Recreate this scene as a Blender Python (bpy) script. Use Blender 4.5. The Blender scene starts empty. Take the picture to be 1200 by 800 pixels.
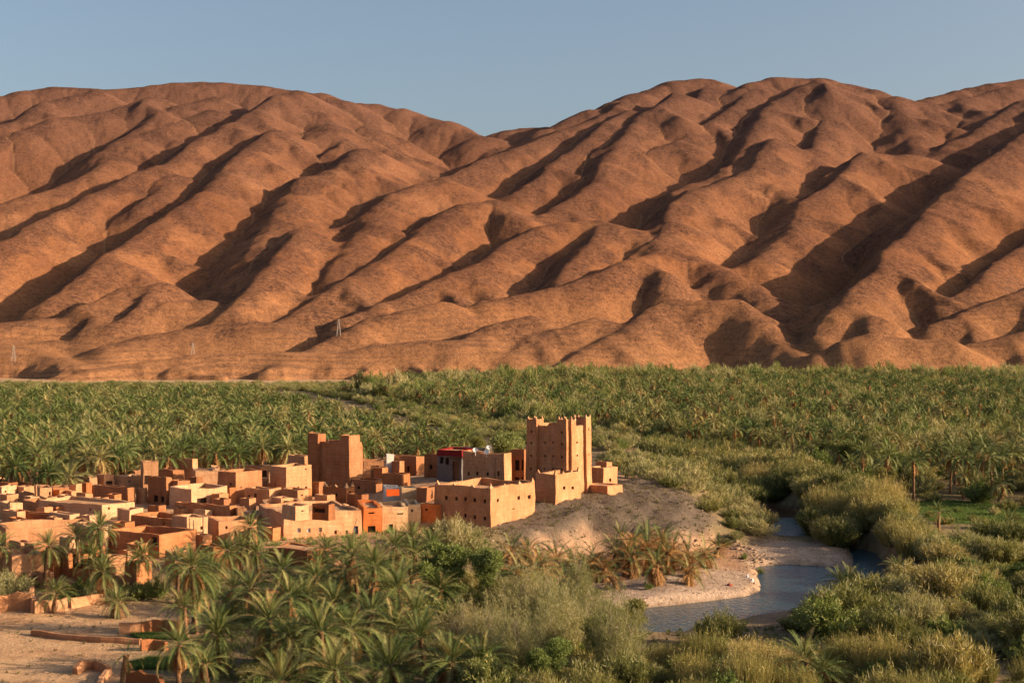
import bpy, bmesh, math, random
import numpy as np
from mathutils import Vector, Matrix, noise as mnoise

random.seed(7)
rng = np.random.default_rng(7)
SC = bpy.context.scene
COL = SC.collection

# ------------------------------------------------------------------ camera, sky, sun, exposure
F = 1667.0            # focal length of the photograph in pixels (1200 wide)
H = 27.0              # eye height over the valley floor
cam_d = bpy.data.cameras.new("camera")
cam_d.sensor_fit = 'HORIZONTAL'
cam_d.sensor_width = 36.0
cam_d.lens = 36.0 * F / 1200.0
cam_d.clip_start = 1.0
cam_d.clip_end = 20000.0
cam = bpy.data.objects.new("camera", cam_d)
COL.objects.link(cam)
cam.location = (0, 0, H)
cam.rotation_euler = (math.radians(90), 0, 0)
SC.camera = cam

SUN_EL, SUN_BEHIND = 17.5, 10.0       # degrees: height, and how far behind the lens's right hand
world = bpy.data.worlds.new("World")
SC.world = world
world.use_nodes = True
wn = world.node_tree
bg = wn.nodes["Background"]
sky = wn.nodes.new("ShaderNodeTexSky")
sky.sky_type = 'NISHITA'
sky.sun_disc = False
sky.sun_elevation = math.radians(SUN_EL)
sky.sun_rotation = math.radians(90 + SUN_BEHIND)
sky.altitude = 1000
sky.air_density = 1.0
sky.dust_density = 8.5
sky.ozone_density = 0.6
wn.links.new(sky.outputs[0], bg.inputs[0])
bg.inputs[1].default_value = 0.085
e, p = math.radians(SUN_EL), math.radians(SUN_BEHIND)
SUN_DIR = Vector((math.cos(p) * math.cos(e), -math.sin(p) * math.cos(e), math.sin(e)))
sun_d = bpy.data.lights.new("sun", 'SUN')
sun_d.energy = 5.0
sun_d.angle = math.radians(0.53)
sun_d.color = (1.0, 0.76, 0.50)
sun = bpy.data.objects.new("sun", sun_d)
COL.objects.link(sun)
sun.location = (200, -50, 200)
sun.rotation_euler = (-SUN_DIR).to_track_quat('-Z', 'Y').to_euler()
SC.view_settings.view_transform = 'Standard'
SC.view_settings.look = 'None'
SC.view_settings.gamma = 1.0
SC.view_settings.use_curve_mapping = False
SC.view_settings.exposure = 1.02
SC.cycles.max_bounces = 6
SC.cycles.diffuse_bounces = 3
SC.cycles.transmission_bounces = 3
SC.cycles.glossy_bounces = 2

# ------------------------------------------------------------------ maths helpers
def W(px, py, z=0.0):
    """where the ray of a photo pixel meets the level z"""
    D = F * (H - z) / (py - 400.0)
    return ((px - 600.0) / F * D, D)

def PX(x, y, z):
    return 600.0 + F * x / y, 400.0 - F * (z - H) / y

_perm = np.random.default_rng(3).permutation(4096)
def _hash(ix, iy):
    return _perm[(ix * 73 + _perm[iy & 4095] * 31) & 4095]
def vnoise(x, y):
    """gradient noise, about -1..1"""
    xi = np.floor(x).astype(np.int64); yi = np.floor(y).astype(np.int64)
    fx = x - xi; fy = y - yi
    u = fx * fx * fx * (fx * (fx * 6 - 15) + 10); v = fy * fy * fy * (fy * (fy * 6 - 15) + 10)
    def g(ax, ay, dx, dy):
        a = _hash(ax, ay) * (2 * math.pi / 4096)
        return np.cos(a) * dx + np.sin(a) * dy
    n00 = g(xi, yi, fx, fy); n10 = g(xi + 1, yi, fx - 1, fy)
    n01 = g(xi, yi + 1, fx, fy - 1); n11 = g(xi + 1, yi + 1, fx - 1, fy - 1)
    return 1.5 * ((n00 * (1 - u) + n10 * u) * (1 - v) + (n01 * (1 - u) + n11 * u) * v)
def fbm(x, y, octv=4, gain=0.5):
    s = 0.0; a = 1.0
    for k in range(octv):
        s = s + a * vnoise(x * 2 ** k + 17.3 * k, y * 2 ** k - 9.1 * k); a *= gain
    return s
def smooth(t):
    t = np.clip(t, 0, 1); return t * t * (3 - 2 * t)

def sdf(poly, x, y):
    """signed distance to a polygon (negative inside)"""
    x = np.asarray(x, float); y = np.asarray(y, float)
    d2 = np.full(x.shape, 1e18); ins = np.zeros(x.shape, bool)
    n = len(poly)
    for i in range(n):
        x0, y0 = poly[i]; x1, y1 = poly[(i + 1) % n]
        ex, ey = x1 - x0, y1 - y0
        t = np.clip(((x - x0) * ex + (y - y0) * ey) / (ex * ex + ey * ey + 1e-9), 0, 1)
        d2 = np.minimum(d2, (x - x0 - t * ex) ** 2 + (y - y0 - t * ey) ** 2)
        if y0 != y1:
            c = ((y0 > y) != (y1 > y)) & (x < (x1 - x0) * (y - y0) / (y1 - y0) + x0)
            ins ^= c
    return np.where(ins, -1, 1) * np.sqrt(d2)

def wpoly(pts, z=0.0):
    return [W(a, b, z) for a, b in pts]

# ------------------------------------------------------------------ object helpers
def link(o):
    COL.objects.link(o); return o

def tag(o, label=None, cat=None, group=None, kind=None):
    if label: o['label'] = label
    if cat: o['category'] = cat
    if group: o['group'] = group
    if kind: o['kind'] = kind
    return o

def empty(name, loc=(0, 0, 0), rz=0.0):
    o = bpy.data.objects.new(name, None)
    o.empty_display_size = 0.3
    o.location = loc; o.rotation_euler = (0, 0, rz)
    return link(o)

def mesh_obj(name, me, parent=None, loc=(0, 0, 0), rot=(0, 0, 0), scl=(1, 1, 1)):
    o = bpy.data.objects.new(name, me)
    o.location = loc; o.rotation_euler = rot; o.scale = scl
    link(o)
    if parent is not None: o.parent = parent
    return o

def pydata(name, verts, faces, mats, midx=None, smooth_shade=False):
    me = bpy.data.meshes.new(name)
    me.from_pydata([tuple(v) for v in verts], [], faces)
    for m in mats: me.materials.append(m)
    if midx is not None: me.polygons.foreach_set('material_index', np.asarray(midx, dtype=np.int32))
    if smooth_shade: me.polygons.foreach_set('use_smooth', np.ones(len(me.polygons), bool))
    me.update()
    return me

def fast_mesh(name, V, Fq, mats, midx=None, smooth_shade=False):
    """V (n,3) floats; Fq (m,k) ints, all faces with the same number of corners"""
    V = np.asarray(V, np.float32); Fq = np.asarray(Fq, np.int32)
    me = bpy.data.meshes.new(name)
    m, k = Fq.shape
    me.vertices.add(len(V)); me.vertices.foreach_set('co', V.ravel())
    me.loops.add(m * k); me.loops.foreach_set('vertex_index', Fq.ravel())
    me.polygons.add(m)
    me.polygons.foreach_set('loop_start', np.arange(0, m * k, k, dtype=np.int32))
    me.polygons.foreach_set('loop_total', np.full(m, k, np.int32))
    for mt in mats: me.materials.append(mt)
    if midx is not None: me.polygons.foreach_set('material_index', np.asarray(midx, np.int32))
    if smooth_shade: me.polygons.foreach_set('use_smooth', np.ones(m, bool))
    me.update(calc_edges=True); me.validate()
    return me

# ------------------------------------------------------------------ materials
def new_mat(name):
    m = bpy.data.materials.new(name); m.use_nodes = True
    nt = m.node_tree; nt.nodes.clear()
    out = nt.nodes.new('ShaderNodeOutputMaterial')
    return m, nt, out
def nd(nt, t, **kw):
    n = nt.nodes.new(t)
    for k, v in kw.items():
        if k.startswith('i_'): n.inputs[k[2:].replace('_', ' ')].default_value = v
        else: setattr(n, k, v)
    return n
def ramp(nt, fac, stops):
    r = nt.nodes.new('ShaderNodeValToRGB')
    el = r.color_ramp.elements
    while len(el) < len(stops): el.new(0.5)
    for e_, (p_, c_) in zip(el, stops):
        e_.position = p_; e_.color = (*c_, 1)
    nt.links.new(fac, r.inputs[0])
    return r.outputs[0]
def mixc(nt, fac, a, b, mode='MIX'):
    n = nt.nodes.new('ShaderNodeMix'); n.data_type = 'RGBA'; n.blend_type = mode
    for s, v in ((0, fac), (6, a), (7, b)):
        if isinstance(v, (int, float)): n.inputs[s].default_value = v
        elif isinstance(v, tuple): n.inputs[s].default_value = (*v, 1) if len(v) == 3 else v
        else: nt.links.new(v, n.inputs[s])
    return n.outputs[2]
def mth(nt, op, a, b=None):
    n = nt.nodes.new('ShaderNodeMath'); n.operation = op
    for s, v in ((0, a), (1, b)):
        if v is None: continue
        if isinstance(v, (int, float)): n.inputs[s].default_value = v
        else: nt.links.new(v, n.inputs[s])
    return n.outputs[0]
def noise_n(nt, vec, scale, detail=4, rough=0.6, dist=0.0):
    n = nd(nt, 'ShaderNodeTexNoise'); n.inputs['Scale'].default_value = scale
    n.inputs['Detail'].default_value = detail; n.inputs['Roughness'].default_value = rough
    n.inputs['Distortion'].default_value = dist
    if vec is not None: nt.links.new(vec, n.inputs['Vector'])
    return n.outputs['Fac']
def scaled(nt, vec, s):
    n = nd(nt, 'ShaderNodeVectorMath', operation='MULTIPLY'); n.inputs[1].default_value = s
    nt.links.new(vec, n.inputs[0]); return n.outputs[0]
def finish(nt, out, col, rough=0.9, bump=None, bstr=0.3, bdist=0.1, spec=0.15):
    b = nd(nt, 'ShaderNodeBsdfPrincipled')
    if isinstance(col, tuple): b.inputs['Base Color'].default_value = (*col, 1)
    else: nt.links.new(col, b.inputs['Base Color'])
    b.inputs['Roughness'].default_value = rough
    b.inputs['Specular IOR Level'].default_value = spec
    if bump is not None:
        bp = nd(nt, 'ShaderNodeBump'); bp.inputs['Strength'].default_value = bstr
        bp.inputs['Distance'].default_value = bdist
        nt.links.new(bump, bp.inputs['Height']); nt.links.new(bp.outputs[0], b.inputs['Normal'])
    nt.links.new(b.outputs[0], out.inputs[0])
    return b

def adobe(name, c1, c2, c3, streak=0.55):
    m, nt, out = new_mat(name)
    geo = nd(nt, 'ShaderNodeNewGeometry').outputs['Position']
    oi = nd(nt, 'ShaderNodeObjectInfo').outputs['Random']
    big = noise_n(nt, geo, 0.35, 5, 0.65)
    col = ramp(nt, big, [(0.3, c1), (0.52, c2), (0.72, c3)])
    st = noise_n(nt, scaled(nt, geo, (2.2, 2.2, 0.25)), 1.0, 4, 0.7)       # rain streaks
    col = mixc(nt, mth(nt, 'MULTIPLY', ramp(nt, st, [(0.5, (0, 0, 0)), (0.75, (1, 1, 1))]), streak), col, tuple(k * 0.55 for k in c1))
    fine = noise_n(nt, geo, 4.0, 5, 0.75)
    col = mixc(nt, 0.45, col, ramp(nt, fine, [(0.3, (0.62, 0.6, 0.58)), (0.7, (1.25, 1.22, 1.2))]), 'MULTIPLY')
    tint = ramp(nt, oi, [(0.0, (0.84, 0.76, 0.70)), (0.5, (1.0, 0.97, 0.95)), (1.0, (1.12, 1.12, 1.14))])
    col = mixc(nt, 1.0, col, tint, 'MULTIPLY')
    course = nd(nt, 'ShaderNodeTexWave', wave_type='BANDS', bands_direction='Z')
    course.inputs['Scale'].default_value = 0.55; course.inputs['Distortion'].default_value = 3.0
    course.inputs['Detail'].default_value = 3.0
    nt.links.new(geo, course.inputs['Vector'])
    h = mth(nt, 'ADD', mth(nt, 'MULTIPLY', fine, 1.0), mth(nt, 'MULTIPLY', course.outputs['Fac'], 0.25))
    finish(nt, out, col, 0.95, h, 0.55, 0.12, 0.05)
    return m
M = {}
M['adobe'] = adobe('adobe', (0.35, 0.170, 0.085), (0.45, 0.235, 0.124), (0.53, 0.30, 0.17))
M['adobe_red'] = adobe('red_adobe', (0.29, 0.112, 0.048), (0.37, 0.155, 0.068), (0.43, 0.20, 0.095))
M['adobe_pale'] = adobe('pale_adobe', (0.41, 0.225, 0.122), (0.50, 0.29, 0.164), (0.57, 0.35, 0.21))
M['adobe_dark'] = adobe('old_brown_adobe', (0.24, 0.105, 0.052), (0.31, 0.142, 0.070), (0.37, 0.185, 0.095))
M['roof'] = adobe('packed_earth_roof', (0.37, 0.20, 0.105), (0.46, 0.26, 0.14), (0.53, 0.32, 0.18), 0.1)
M['orange_paint'] = adobe('orange_paint', (0.52, 0.16, 0.05), (0.60, 0.20, 0.065), (0.66, 0.24, 0.09), 0.2)
M['cream_paint'] = adobe('cream_paint', (0.50, 0.33, 0.18), (0.58, 0.40, 0.23), (0.64, 0.47, 0.29), 0.3)
M['crimson_paint'] = adobe('crimson_paint', (0.19, 0.022, 0.025), (0.23, 0.03, 0.03), (0.26, 0.04, 0.035), 0.2)
M['grey_paint'] = adobe('blue_grey_plaster', (0.11, 0.10, 0.10), (0.14, 0.13, 0.13), (0.17, 0.16, 0.16), 0.3)
M['white_paint'] = adobe('whitewash', (0.66, 0.60, 0.52), (0.74, 0.68, 0.60), (0.8, 0.76, 0.68), 0.15)
def plain(name, c, rough=0.7, spec=0.3):
    m, nt, out = new_mat(name)
    geo = nd(nt, 'ShaderNodeNewGeometry').outputs['Position']
    f = noise_n(nt, geo, 3.0, 4, 0.7)
    finish(nt, out, mixc(nt, 1.0, c, ramp(nt, f, [(0.3, (0.75, 0.75, 0.75)), (0.7, (1.2, 1.2, 1.2))]), 'MULTIPLY'), rough, f, 0.2, 0.03, spec)
    return m
M['hole'] = plain('dark_room', (0.035, 0.022, 0.016), 0.9, 0.0)
M['wood'] = plain('brown_wood', (0.13, 0.06, 0.03))
M['pole_wood'] = plain('weathered_pole', (0.16, 0.11, 0.075))
M['green_door'] = plain('green_painted_metal', (0.03, 0.16, 0.10))
M['blue_door'] = plain('blue_painted_metal', (0.03, 0.045, 0.14))
M['pale_blue'] = plain('pale_blue_paint', (0.45, 0.48, 0.55))
M['turquoise'] = plain('turquoise_cloth', (0.16, 0.50, 0.46))
M['red_cloth'] = plain('red_cloth', (0.50, 0.05, 0.04), 0.9, 0.0)
M['dull_red'] = plain('faded_red_cloth', (0.26, 0.075, 0.055), 0.9, 0.0)
M['orange_cloth'] = plain('bright_orange_paint', (0.72, 0.11, 0.02), 0.8, 0.1)
M['white'] = plain('white_metal', (0.75, 0.73, 0.70))
M['steel'] = plain('galvanised_steel', (0.55, 0.55, 0.56), 0.45, 0.5)
M['pylon_steel'] = plain('dull_pylon_steel', (0.34, 0.30, 0.27), 0.6, 0.3)
M['rock'] = adobe('pale_rock', (0.24, 0.165, 0.115), (0.31, 0.22, 0.155), (0.38, 0.28, 0.21), 0.1)

def foliage(name, stops, transl=0.25, nscale=0.6, rough=0.55):
    m, nt, out = new_mat(name)
    geo = nd(nt, 'ShaderNodeNewGeometry').outputs['Position']
    oi = nd(nt, 'ShaderNodeObjectInfo').outputs['Random']
    f = mth(nt, 'ADD', mth(nt, 'MULTIPLY', oi, 0.62), mth(nt, 'MULTIPLY', noise_n(nt, geo, nscale, 3, 0.7), 0.38))
    col = ramp(nt, f, stops)
    b = nd(nt, 'ShaderNodeBsdfPrincipled')
    nt.links.new(col, b.inputs['Base Color']); b.inputs['Roughness'].default_value = rough
    b.inputs['Specular IOR Level'].default_value = 0.12
    t = nd(nt, 'ShaderNodeBsdfTranslucent')
    nt.links.new(mixc(nt, 1.0, col, (1.0, 1.05, 0.6), 'MULTIPLY'), t.inputs[0])
    mx = nd(nt, 'ShaderNodeMixShader'); mx.inputs[0].default_value = transl
    nt.links.new(b.outputs[0], mx.inputs[1]); nt.links.new(t.outputs[0], mx.inputs[2])
    nt.links.new(mx.outputs[0], out.inputs[0])
    return m
M['frond'] = foliage('green_frond', [(0.12, (0.042, 0.068, 0.018)), (0.36, (0.095, 0.124, 0.036)), (0.58, (0.165, 0.178, 0.060)), (0.76, (0.26, 0.225, 0.088)), (0.95, (0.38, 0.22, 0.088))], 0.10, 0.35, 0.5)
M['dry_frond'] = foliage('dry_frond', [(0.2, (0.26, 0.125, 0.048)), (0.5, (0.38, 0.195, 0.075)), (0.8, (0.45, 0.27, 0.11))], 0.15)
M['tamarisk'] = foliage('tamarisk_leaf', [(0.15, (0.090, 0.100, 0.030)), (0.45, (0.170, 0.165, 0.050)), (0.7, (0.25, 0.215, 0.072)), (0.9, (0.36, 0.26, 0.10))], 0.25, 0.25, 0.6)
M['pale_tamarisk'] = foliage('pale_tamarisk_leaf', [(0.15, (0.24, 0.225, 0.11)), (0.5, (0.34, 0.305, 0.165)), (0.9, (0.44, 0.36, 0.21))], 0.35)
M['green_leaf'] = foliage('green_leaf', [(0.15, (0.095, 0.135, 0.036)), (0.5, (0.165, 0.20, 0.062)), (0.9, (0.25, 0.255, 0.10))], 0.3)
M['reed'] = foliage('reed_blade', [(0.15, (0.17, 0.155, 0.055)), (0.5, (0.30, 0.245, 0.095)), (0.9, (0.44, 0.33, 0.15))], 0.3)
M['grass'] = foliage('green_grass', [(0.2, (0.055, 0.095, 0.024)), (0.5, (0.075, 0.125, 0.032)), (0.8, (0.11, 0.155, 0.042))], 0.3, 0.2)
M['weed'] = foliage('dry_weed', [(0.2, (0.11, 0.10, 0.045)), (0.5, (0.16, 0.13, 0.06)), (0.8, (0.20, 0.16, 0.08))], 0.2)
def bark(name, c1, c2):
    m, nt, out = new_mat(name)
    geo = nd(nt, 'ShaderNodeNewGeometry').outputs['Position']
    f = noise_n(nt, scaled(nt, geo, (3, 3, 6)), 1.6, 5, 0.75)
    finish(nt, out, ramp(nt, f, [(0.3, c1), (0.7, c2)]), 0.95, f, 0.8, 0.06, 0.05)
    return m
M['palm_bark'] = bark('palm_bark', (0.12, 0.062, 0.032), (0.27, 0.15, 0.08))
M['pale_bark'] = bark('pale_bark', (0.26, 0.20, 0.14), (0.44, 0.36, 0.27))
M['dark_bark'] = bark('dark_bark', (0.09, 0.06, 0.04), (0.18, 0.13, 0.085))
# ------------------------------------------------------------------ the lie of the land
VILLAGE = wpoly([(-220, 560), (-20, 556), (120, 548), (260, 545), (430, 532), (560, 530), (640, 545), (600, 590), (560, 625), (470, 640), (400, 650), (300, 655), (200, 662), (100, 675), (0, 690), (-220, 700)], 2.5)
KASBAH = wpoly([(510, 560), (560, 590), (640, 585), (690, 580), (735, 576), (760, 565), (740, 545), (600, 535), (510, 540)], 4.5)
MOUND = wpoly([(575, 618), (630, 592), (690, 580), (790, 582), (832, 598), (845, 622), (800, 640), (735, 640), (640, 638), (590, 632)], 2.2)
PROM = wpoly([(640, 650), (700, 640), (800, 640), (850, 630), (885, 640), (905, 672), (898, 694), (850, 700), (745, 710), (690, 700)], -0.5)
POOL_A = wpoly([(901, 590), (938, 595), (950, 612), (950, 629), (905, 629)], -2)
POOL_B = wpoly([(887, 663), (925, 661), (972, 664), (990, 672), (975, 690), (930, 716), (876, 724), (800, 742), (735, 745), (738, 714), (800, 707), (880, 698), (898, 692), (892, 678)], -2)
POOL_C = wpoly([(998, 640), (1030, 648), (1048, 672), (1030, 690), (1010, 672), (1005, 655)], -2)
BAR = wpoly([(872, 640), (905, 630), (960, 634), (1000, 648), (1012, 664), (985, 672), (930, 662), (880, 664)], -1.2)
RIVER = [W(700, 540, 0), W(800, 556, 0), W(860, 572, -1), W(925, 600, -2), W(935, 625, -2), W(960, 650, -2), W(935, 690, -2), W(860, 715, -2), W(760, 735, -2), W(650, 790, -2)]
MUDFLAT = wpoly([(880, 715), (950, 722), (960, 745), (880, 738)], -1.5)
TERRACE = wpoly([(880, 556), (950, 558), (1020, 588), (1066, 620), (1092, 650), (1055, 660), (1020, 630), (962, 598), (925, 580)], 0)
FIELDS_G = [wpoly([(152, 743), (215, 744), (222, 750), (165, 750)]), wpoly([(150, 778), (175, 772), (265, 772), (262, 785), (190, 786), (152, 784)]),
            wpoly([(1068, 590), (1110, 586), (1185, 592), (1260, 600), (1260, 622), (1170, 616), (1090, 612)]),
            wpoly([(575, 486), (640, 484), (660, 496), (600, 500)]), wpoly([(860, 528), (930, 530), (950, 540), (880, 540)])]
COURT = wpoly([(-220, 700), (40, 698), (130, 700), (215, 712), (235, 740), (150, 750), (160, 775), (140, 820), (-220, 840)])
FOOT_L = wpoly([(-220, 455), (400, 452), (620, 447), (620, 441), (-220, 441)])
UNDER_L = wpoly([(-220, 470), (350, 466), (560, 540), (420, 575), (-220, 600)])

def seg_dist(pl, x, y):
    d2 = np.full(np.shape(x), 1e18)
    for (x0, y0), (x1, y1) in zip(pl[:-1], pl[1:]):
        ex, ey = x1 - x0, y1 - y0
        t = np.clip(((x - x0) * ex + (y - y0) * ey) / (ex * ex + ey * ey), 0, 1)
        d2 = np.minimum(d2, (x - x0 - t * ex) ** 2 + (y - y0 - t * ey) ** 2)
    return np.sqrt(d2)

def G(x, y):
    x = np.asarray(x, float); y = np.asarray(y, float)
    far = smooth((y - 420) / 200)
    z = 0.35 * fbm(x / 38, y / 38, 4) * (1 + far)
    edge = 1.8 * fbm(x / 9, y / 9, 3)
    z = np.maximum(z, 2.6 * smooth(1 - (sdf(VILLAGE, x, y) + edge) / 11.0) + 0.12 * fbm(x / 7, y / 7, 3))
    z = np.maximum(z, 4.6 * smooth(1 - (sdf(KASBAH, x, y) + 0.8 * edge) / 25.0) + 0.22 * fbm(x / 5, y / 5, 4))
    z = z + 2.3 * smooth(0.3 - sdf(TERRACE, x, y) / 5.0) * smooth((330 - y) / 60)
    md = sdf(MOUND, x, y)
    z = z + smooth(-md / 5) * (0.7 * np.abs(fbm(x / 5.5, y / 4.5, 4)) + 0.25 * np.abs(fbm(x / 1.8, y / 2.6, 3)))
    dr = seg_dist(RIVER, x, y) + 1.5 * fbm(x / 12, y / 12, 3)
    z = np.where(y < 360, z - 1.5 * smooth(1 - (dr - 7) / 10.0) * smooth((150 - np.abs(x - 20)) / 60), z)
    pd = sdf(PROM, x, y) + edge * 0.5 + 0.7 * fbm(x / 2.2, y / 2.2, 3)
    zp = -1.72 + 0.12 * fbm(x / 4, y / 4, 4) + 0.95 * smooth(-pd / 16) + 0.25 * smooth(-pd / 2.5)
    z = np.where(pd < 3, z + (zp - z) * smooth((3 - pd) / 3.5), z)
    bd = sdf(BAR, x, y) + edge * 0.25
    z = np.where(bd < 3, z + (-1.45 + 0.08 * fbm(x / 3, y / 3, 3) - z) * smooth((3 - bd) / 3), z)
    for P, w in ((POOL_A, 2.2), (POOL_B, 1.3), (POOL_C, 2.2)):
        d = sdf(P, x, y) + edge * 0.22
        z = np.where(d < w, z + (-2.9 - z) * smooth((w - d) / (1.6 * w)), z)
    cd = sdf(COURT, x, y)
    z = np.where(cd < 4, z * (1 - 0.85 * smooth((4 - cd) / 6)) + 0.07 * fbm(x / 3, y / 3, 3) * smooth((4 - cd) / 6), z)
    return np.maximum(z, 25.2 - 0.34 * np.maximum(y, -20))

def g1(x, y): return float(G(np.array([x]), np.array([y]))[0])
def ground_at(px, py):
    """where a photo pixel lands on the ground"""
    z = 0.0
    for _ in range(12):
        x, y = W(px, py, z); z = 0.5 * z + 0.5 * g1(x, y)
    x, y = W(px, py, z)
    return x, y, g1(x, y)

def build_ground():
    def axis(lo, a, b, hi, step, grow, most):
        mid = list(np.arange(a, b + step, step))
        out = []; s = step; v = mid[-1]
        while v < hi: s = min(s * grow, most); v += s; out.append(v)
        neg = []; s = step; v = mid[0]
        while v > lo: s = min(s * grow, most); v -= s; neg.append(v)
        return np.array(neg[::-1] + mid + out)
    xs = axis(-1500, -95, 110, 1500, 0.8, 1.06, 60)
    ys = axis(-120, 108, 262, 1750, 0.8, 1.035, 40)
    X, Y = np.meshgrid(xs, ys)
    Z = G(X, Y)
    ny, nx = X.shape
    V = np.stack([X, Y, Z], -1).reshape(-1, 3)
    i = np.arange(ny * nx).reshape(ny, nx)
    Fq = np.stack([i[:-1, :-1], i[:-1, 1:], i[1:, 1:], i[1:, :-1]], -1).reshape(-1, 4)
    x, y = V[:, 0], V[:, 1]
    col = np.tile(np.array([0.235, 0.165, 0.095]), (len(V), 1))           # valley soil
    n1 = fbm(x / 14, y / 14, 4); e = 2.5 * fbm(x / 6, y / 6, 3)
    def paint(mask, c):
        col[:] = col * (1 - mask[:, None]) + np.array(c) * mask[:, None]
    paint(smooth(0.5 + 0.8 * n1) * 0.55, (0.17, 0.14, 0.07))
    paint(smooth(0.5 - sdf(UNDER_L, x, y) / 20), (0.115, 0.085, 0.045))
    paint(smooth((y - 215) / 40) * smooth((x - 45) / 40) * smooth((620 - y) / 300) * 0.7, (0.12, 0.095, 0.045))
    paint(smooth(0.5 - (sdf(FOOT_L, x, y) + 6 * e) / 40), (0.44, 0.28, 0.16))
    paint(smooth(0.5 - (sdf(VILLAGE, x, y) + e) / 8), (0.47, 0.27, 0.155))
    paint(smooth(0.5 - (sdf(COURT, x, y) + e) / 5), (0.52, 0.325, 0.185))
    paint(smooth(0.5 - (sdf(COURT, x, y) + 4 + e) / 5) * smooth(0.2 + 1.4 * fbm(x / 9 + 5, y / 5, 3)) * 0.6, (0.40, 0.215, 0.115))
    paint(smooth(0.5 - (sdf(KASBAH, x, y) - 4 + e) / 8), (0.44, 0.27, 0.165))
    paint(smooth(0.5 - (sdf(MOUND, x, y) + 0.6 * e) / 3), (0.135, 0.102, 0.078))
    paint(smooth(0.5 - (sdf(MOUND, x, y) + 3 + e) / 5) * smooth(0.1 + 1.5 * fbm(x / 3, y / 5, 4)) * 0.7, (0.095, 0.072, 0.05))
    paint(smooth(0.5 - (sdf(PROM, x, y) - 1 + 0.5 * e) / 4), (0.50, 0.34, 0.235))
    paint(smooth(0.5 - (sdf(PROM, x, y) + 2.5 + 0.6 * e) / 3) * 0.9, (0.40, 0.29, 0.215))
    paint(smooth(0.5 - (sdf(PROM, x, y) - 1 + 0.5 * e) / 4) * smooth((y - 172) / 10) * 0.8, (0.40, 0.215, 0.115))
    paint(smooth(0.5 - (sdf(BAR, x, y) - 0.5 + 0.4 * e) / 3), (0.44, 0.30, 0.20))
    paint(smooth(0.5 - (sdf(BAR, x, y) + 1.5 + 0.5 * e) / 3) * 0.75, (0.45, 0.335, 0.255))
    paint(smooth(0.5 - (sdf(MUDFLAT, x, y) + 0.5 * e) / 3), (0.22, 0.15, 0.105))
    for P in FIELDS_G:
        paint(smooth(0.5 - (sdf(P, x, y) + 0.4 * e) / 3), (0.075, 0.12, 0.03))
    paint(smooth((-1.9 - V[:, 2]) / 0.5), (0.13, 0.075, 0.04))
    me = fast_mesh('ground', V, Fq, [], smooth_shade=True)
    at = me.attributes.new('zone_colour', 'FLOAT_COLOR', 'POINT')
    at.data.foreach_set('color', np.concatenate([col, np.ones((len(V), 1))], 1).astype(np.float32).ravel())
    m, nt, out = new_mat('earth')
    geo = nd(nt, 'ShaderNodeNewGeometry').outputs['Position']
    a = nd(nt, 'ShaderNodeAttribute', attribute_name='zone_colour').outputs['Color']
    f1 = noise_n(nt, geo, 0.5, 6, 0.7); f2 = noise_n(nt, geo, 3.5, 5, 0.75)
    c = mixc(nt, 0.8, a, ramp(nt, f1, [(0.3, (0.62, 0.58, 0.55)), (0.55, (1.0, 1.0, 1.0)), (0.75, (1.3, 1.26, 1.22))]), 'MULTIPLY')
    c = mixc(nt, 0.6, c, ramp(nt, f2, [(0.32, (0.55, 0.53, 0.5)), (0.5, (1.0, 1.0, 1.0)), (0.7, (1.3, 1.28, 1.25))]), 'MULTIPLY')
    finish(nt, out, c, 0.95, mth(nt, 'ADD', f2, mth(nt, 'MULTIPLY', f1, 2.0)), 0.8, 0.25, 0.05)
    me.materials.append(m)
    tag(mesh_obj('ground', me), kind='structure')
build_ground()

# the river: one level sheet; the ground rises through it
def build_water():
    m, nt, out = new_mat('river_water')
    geo = nd(nt, 'ShaderNodeNewGeometry').outputs['Position']
    f = noise_n(nt, scaled(nt, geo, (1.0, 0.5, 1)), 2.2, 3, 0.6)
    b = finish(nt, out, (0.022, 0.055, 0.075), 0.07, f, 0.9, 0.2, 0.34)
    b.inputs['IOR'].default_value = 1.33; b.inputs['Specular Tint'].default_value = (0.5, 0.78, 1.0, 1)  # blue of a sky reflection is put into the tint
    xs = np.linspace(-10, 75, 30); ys = np.linspace(112, 235, 40)
    X, Y = np.meshgrid(xs, ys); i = np.arange(X.size).reshape(X.shape)
    Fq = np.stack([i[:-1, :-1], i[:-1, 1:], i[1:, 1:], i[1:, :-1]], -1).reshape(-1, 4)
    me = fast_mesh('river', np.stack([X, Y, np.full_like(X, -2.05)], -1).reshape(-1, 3), Fq, [m])
    tag(mesh_obj('river_water', me), kind='structure')
build_water()

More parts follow.
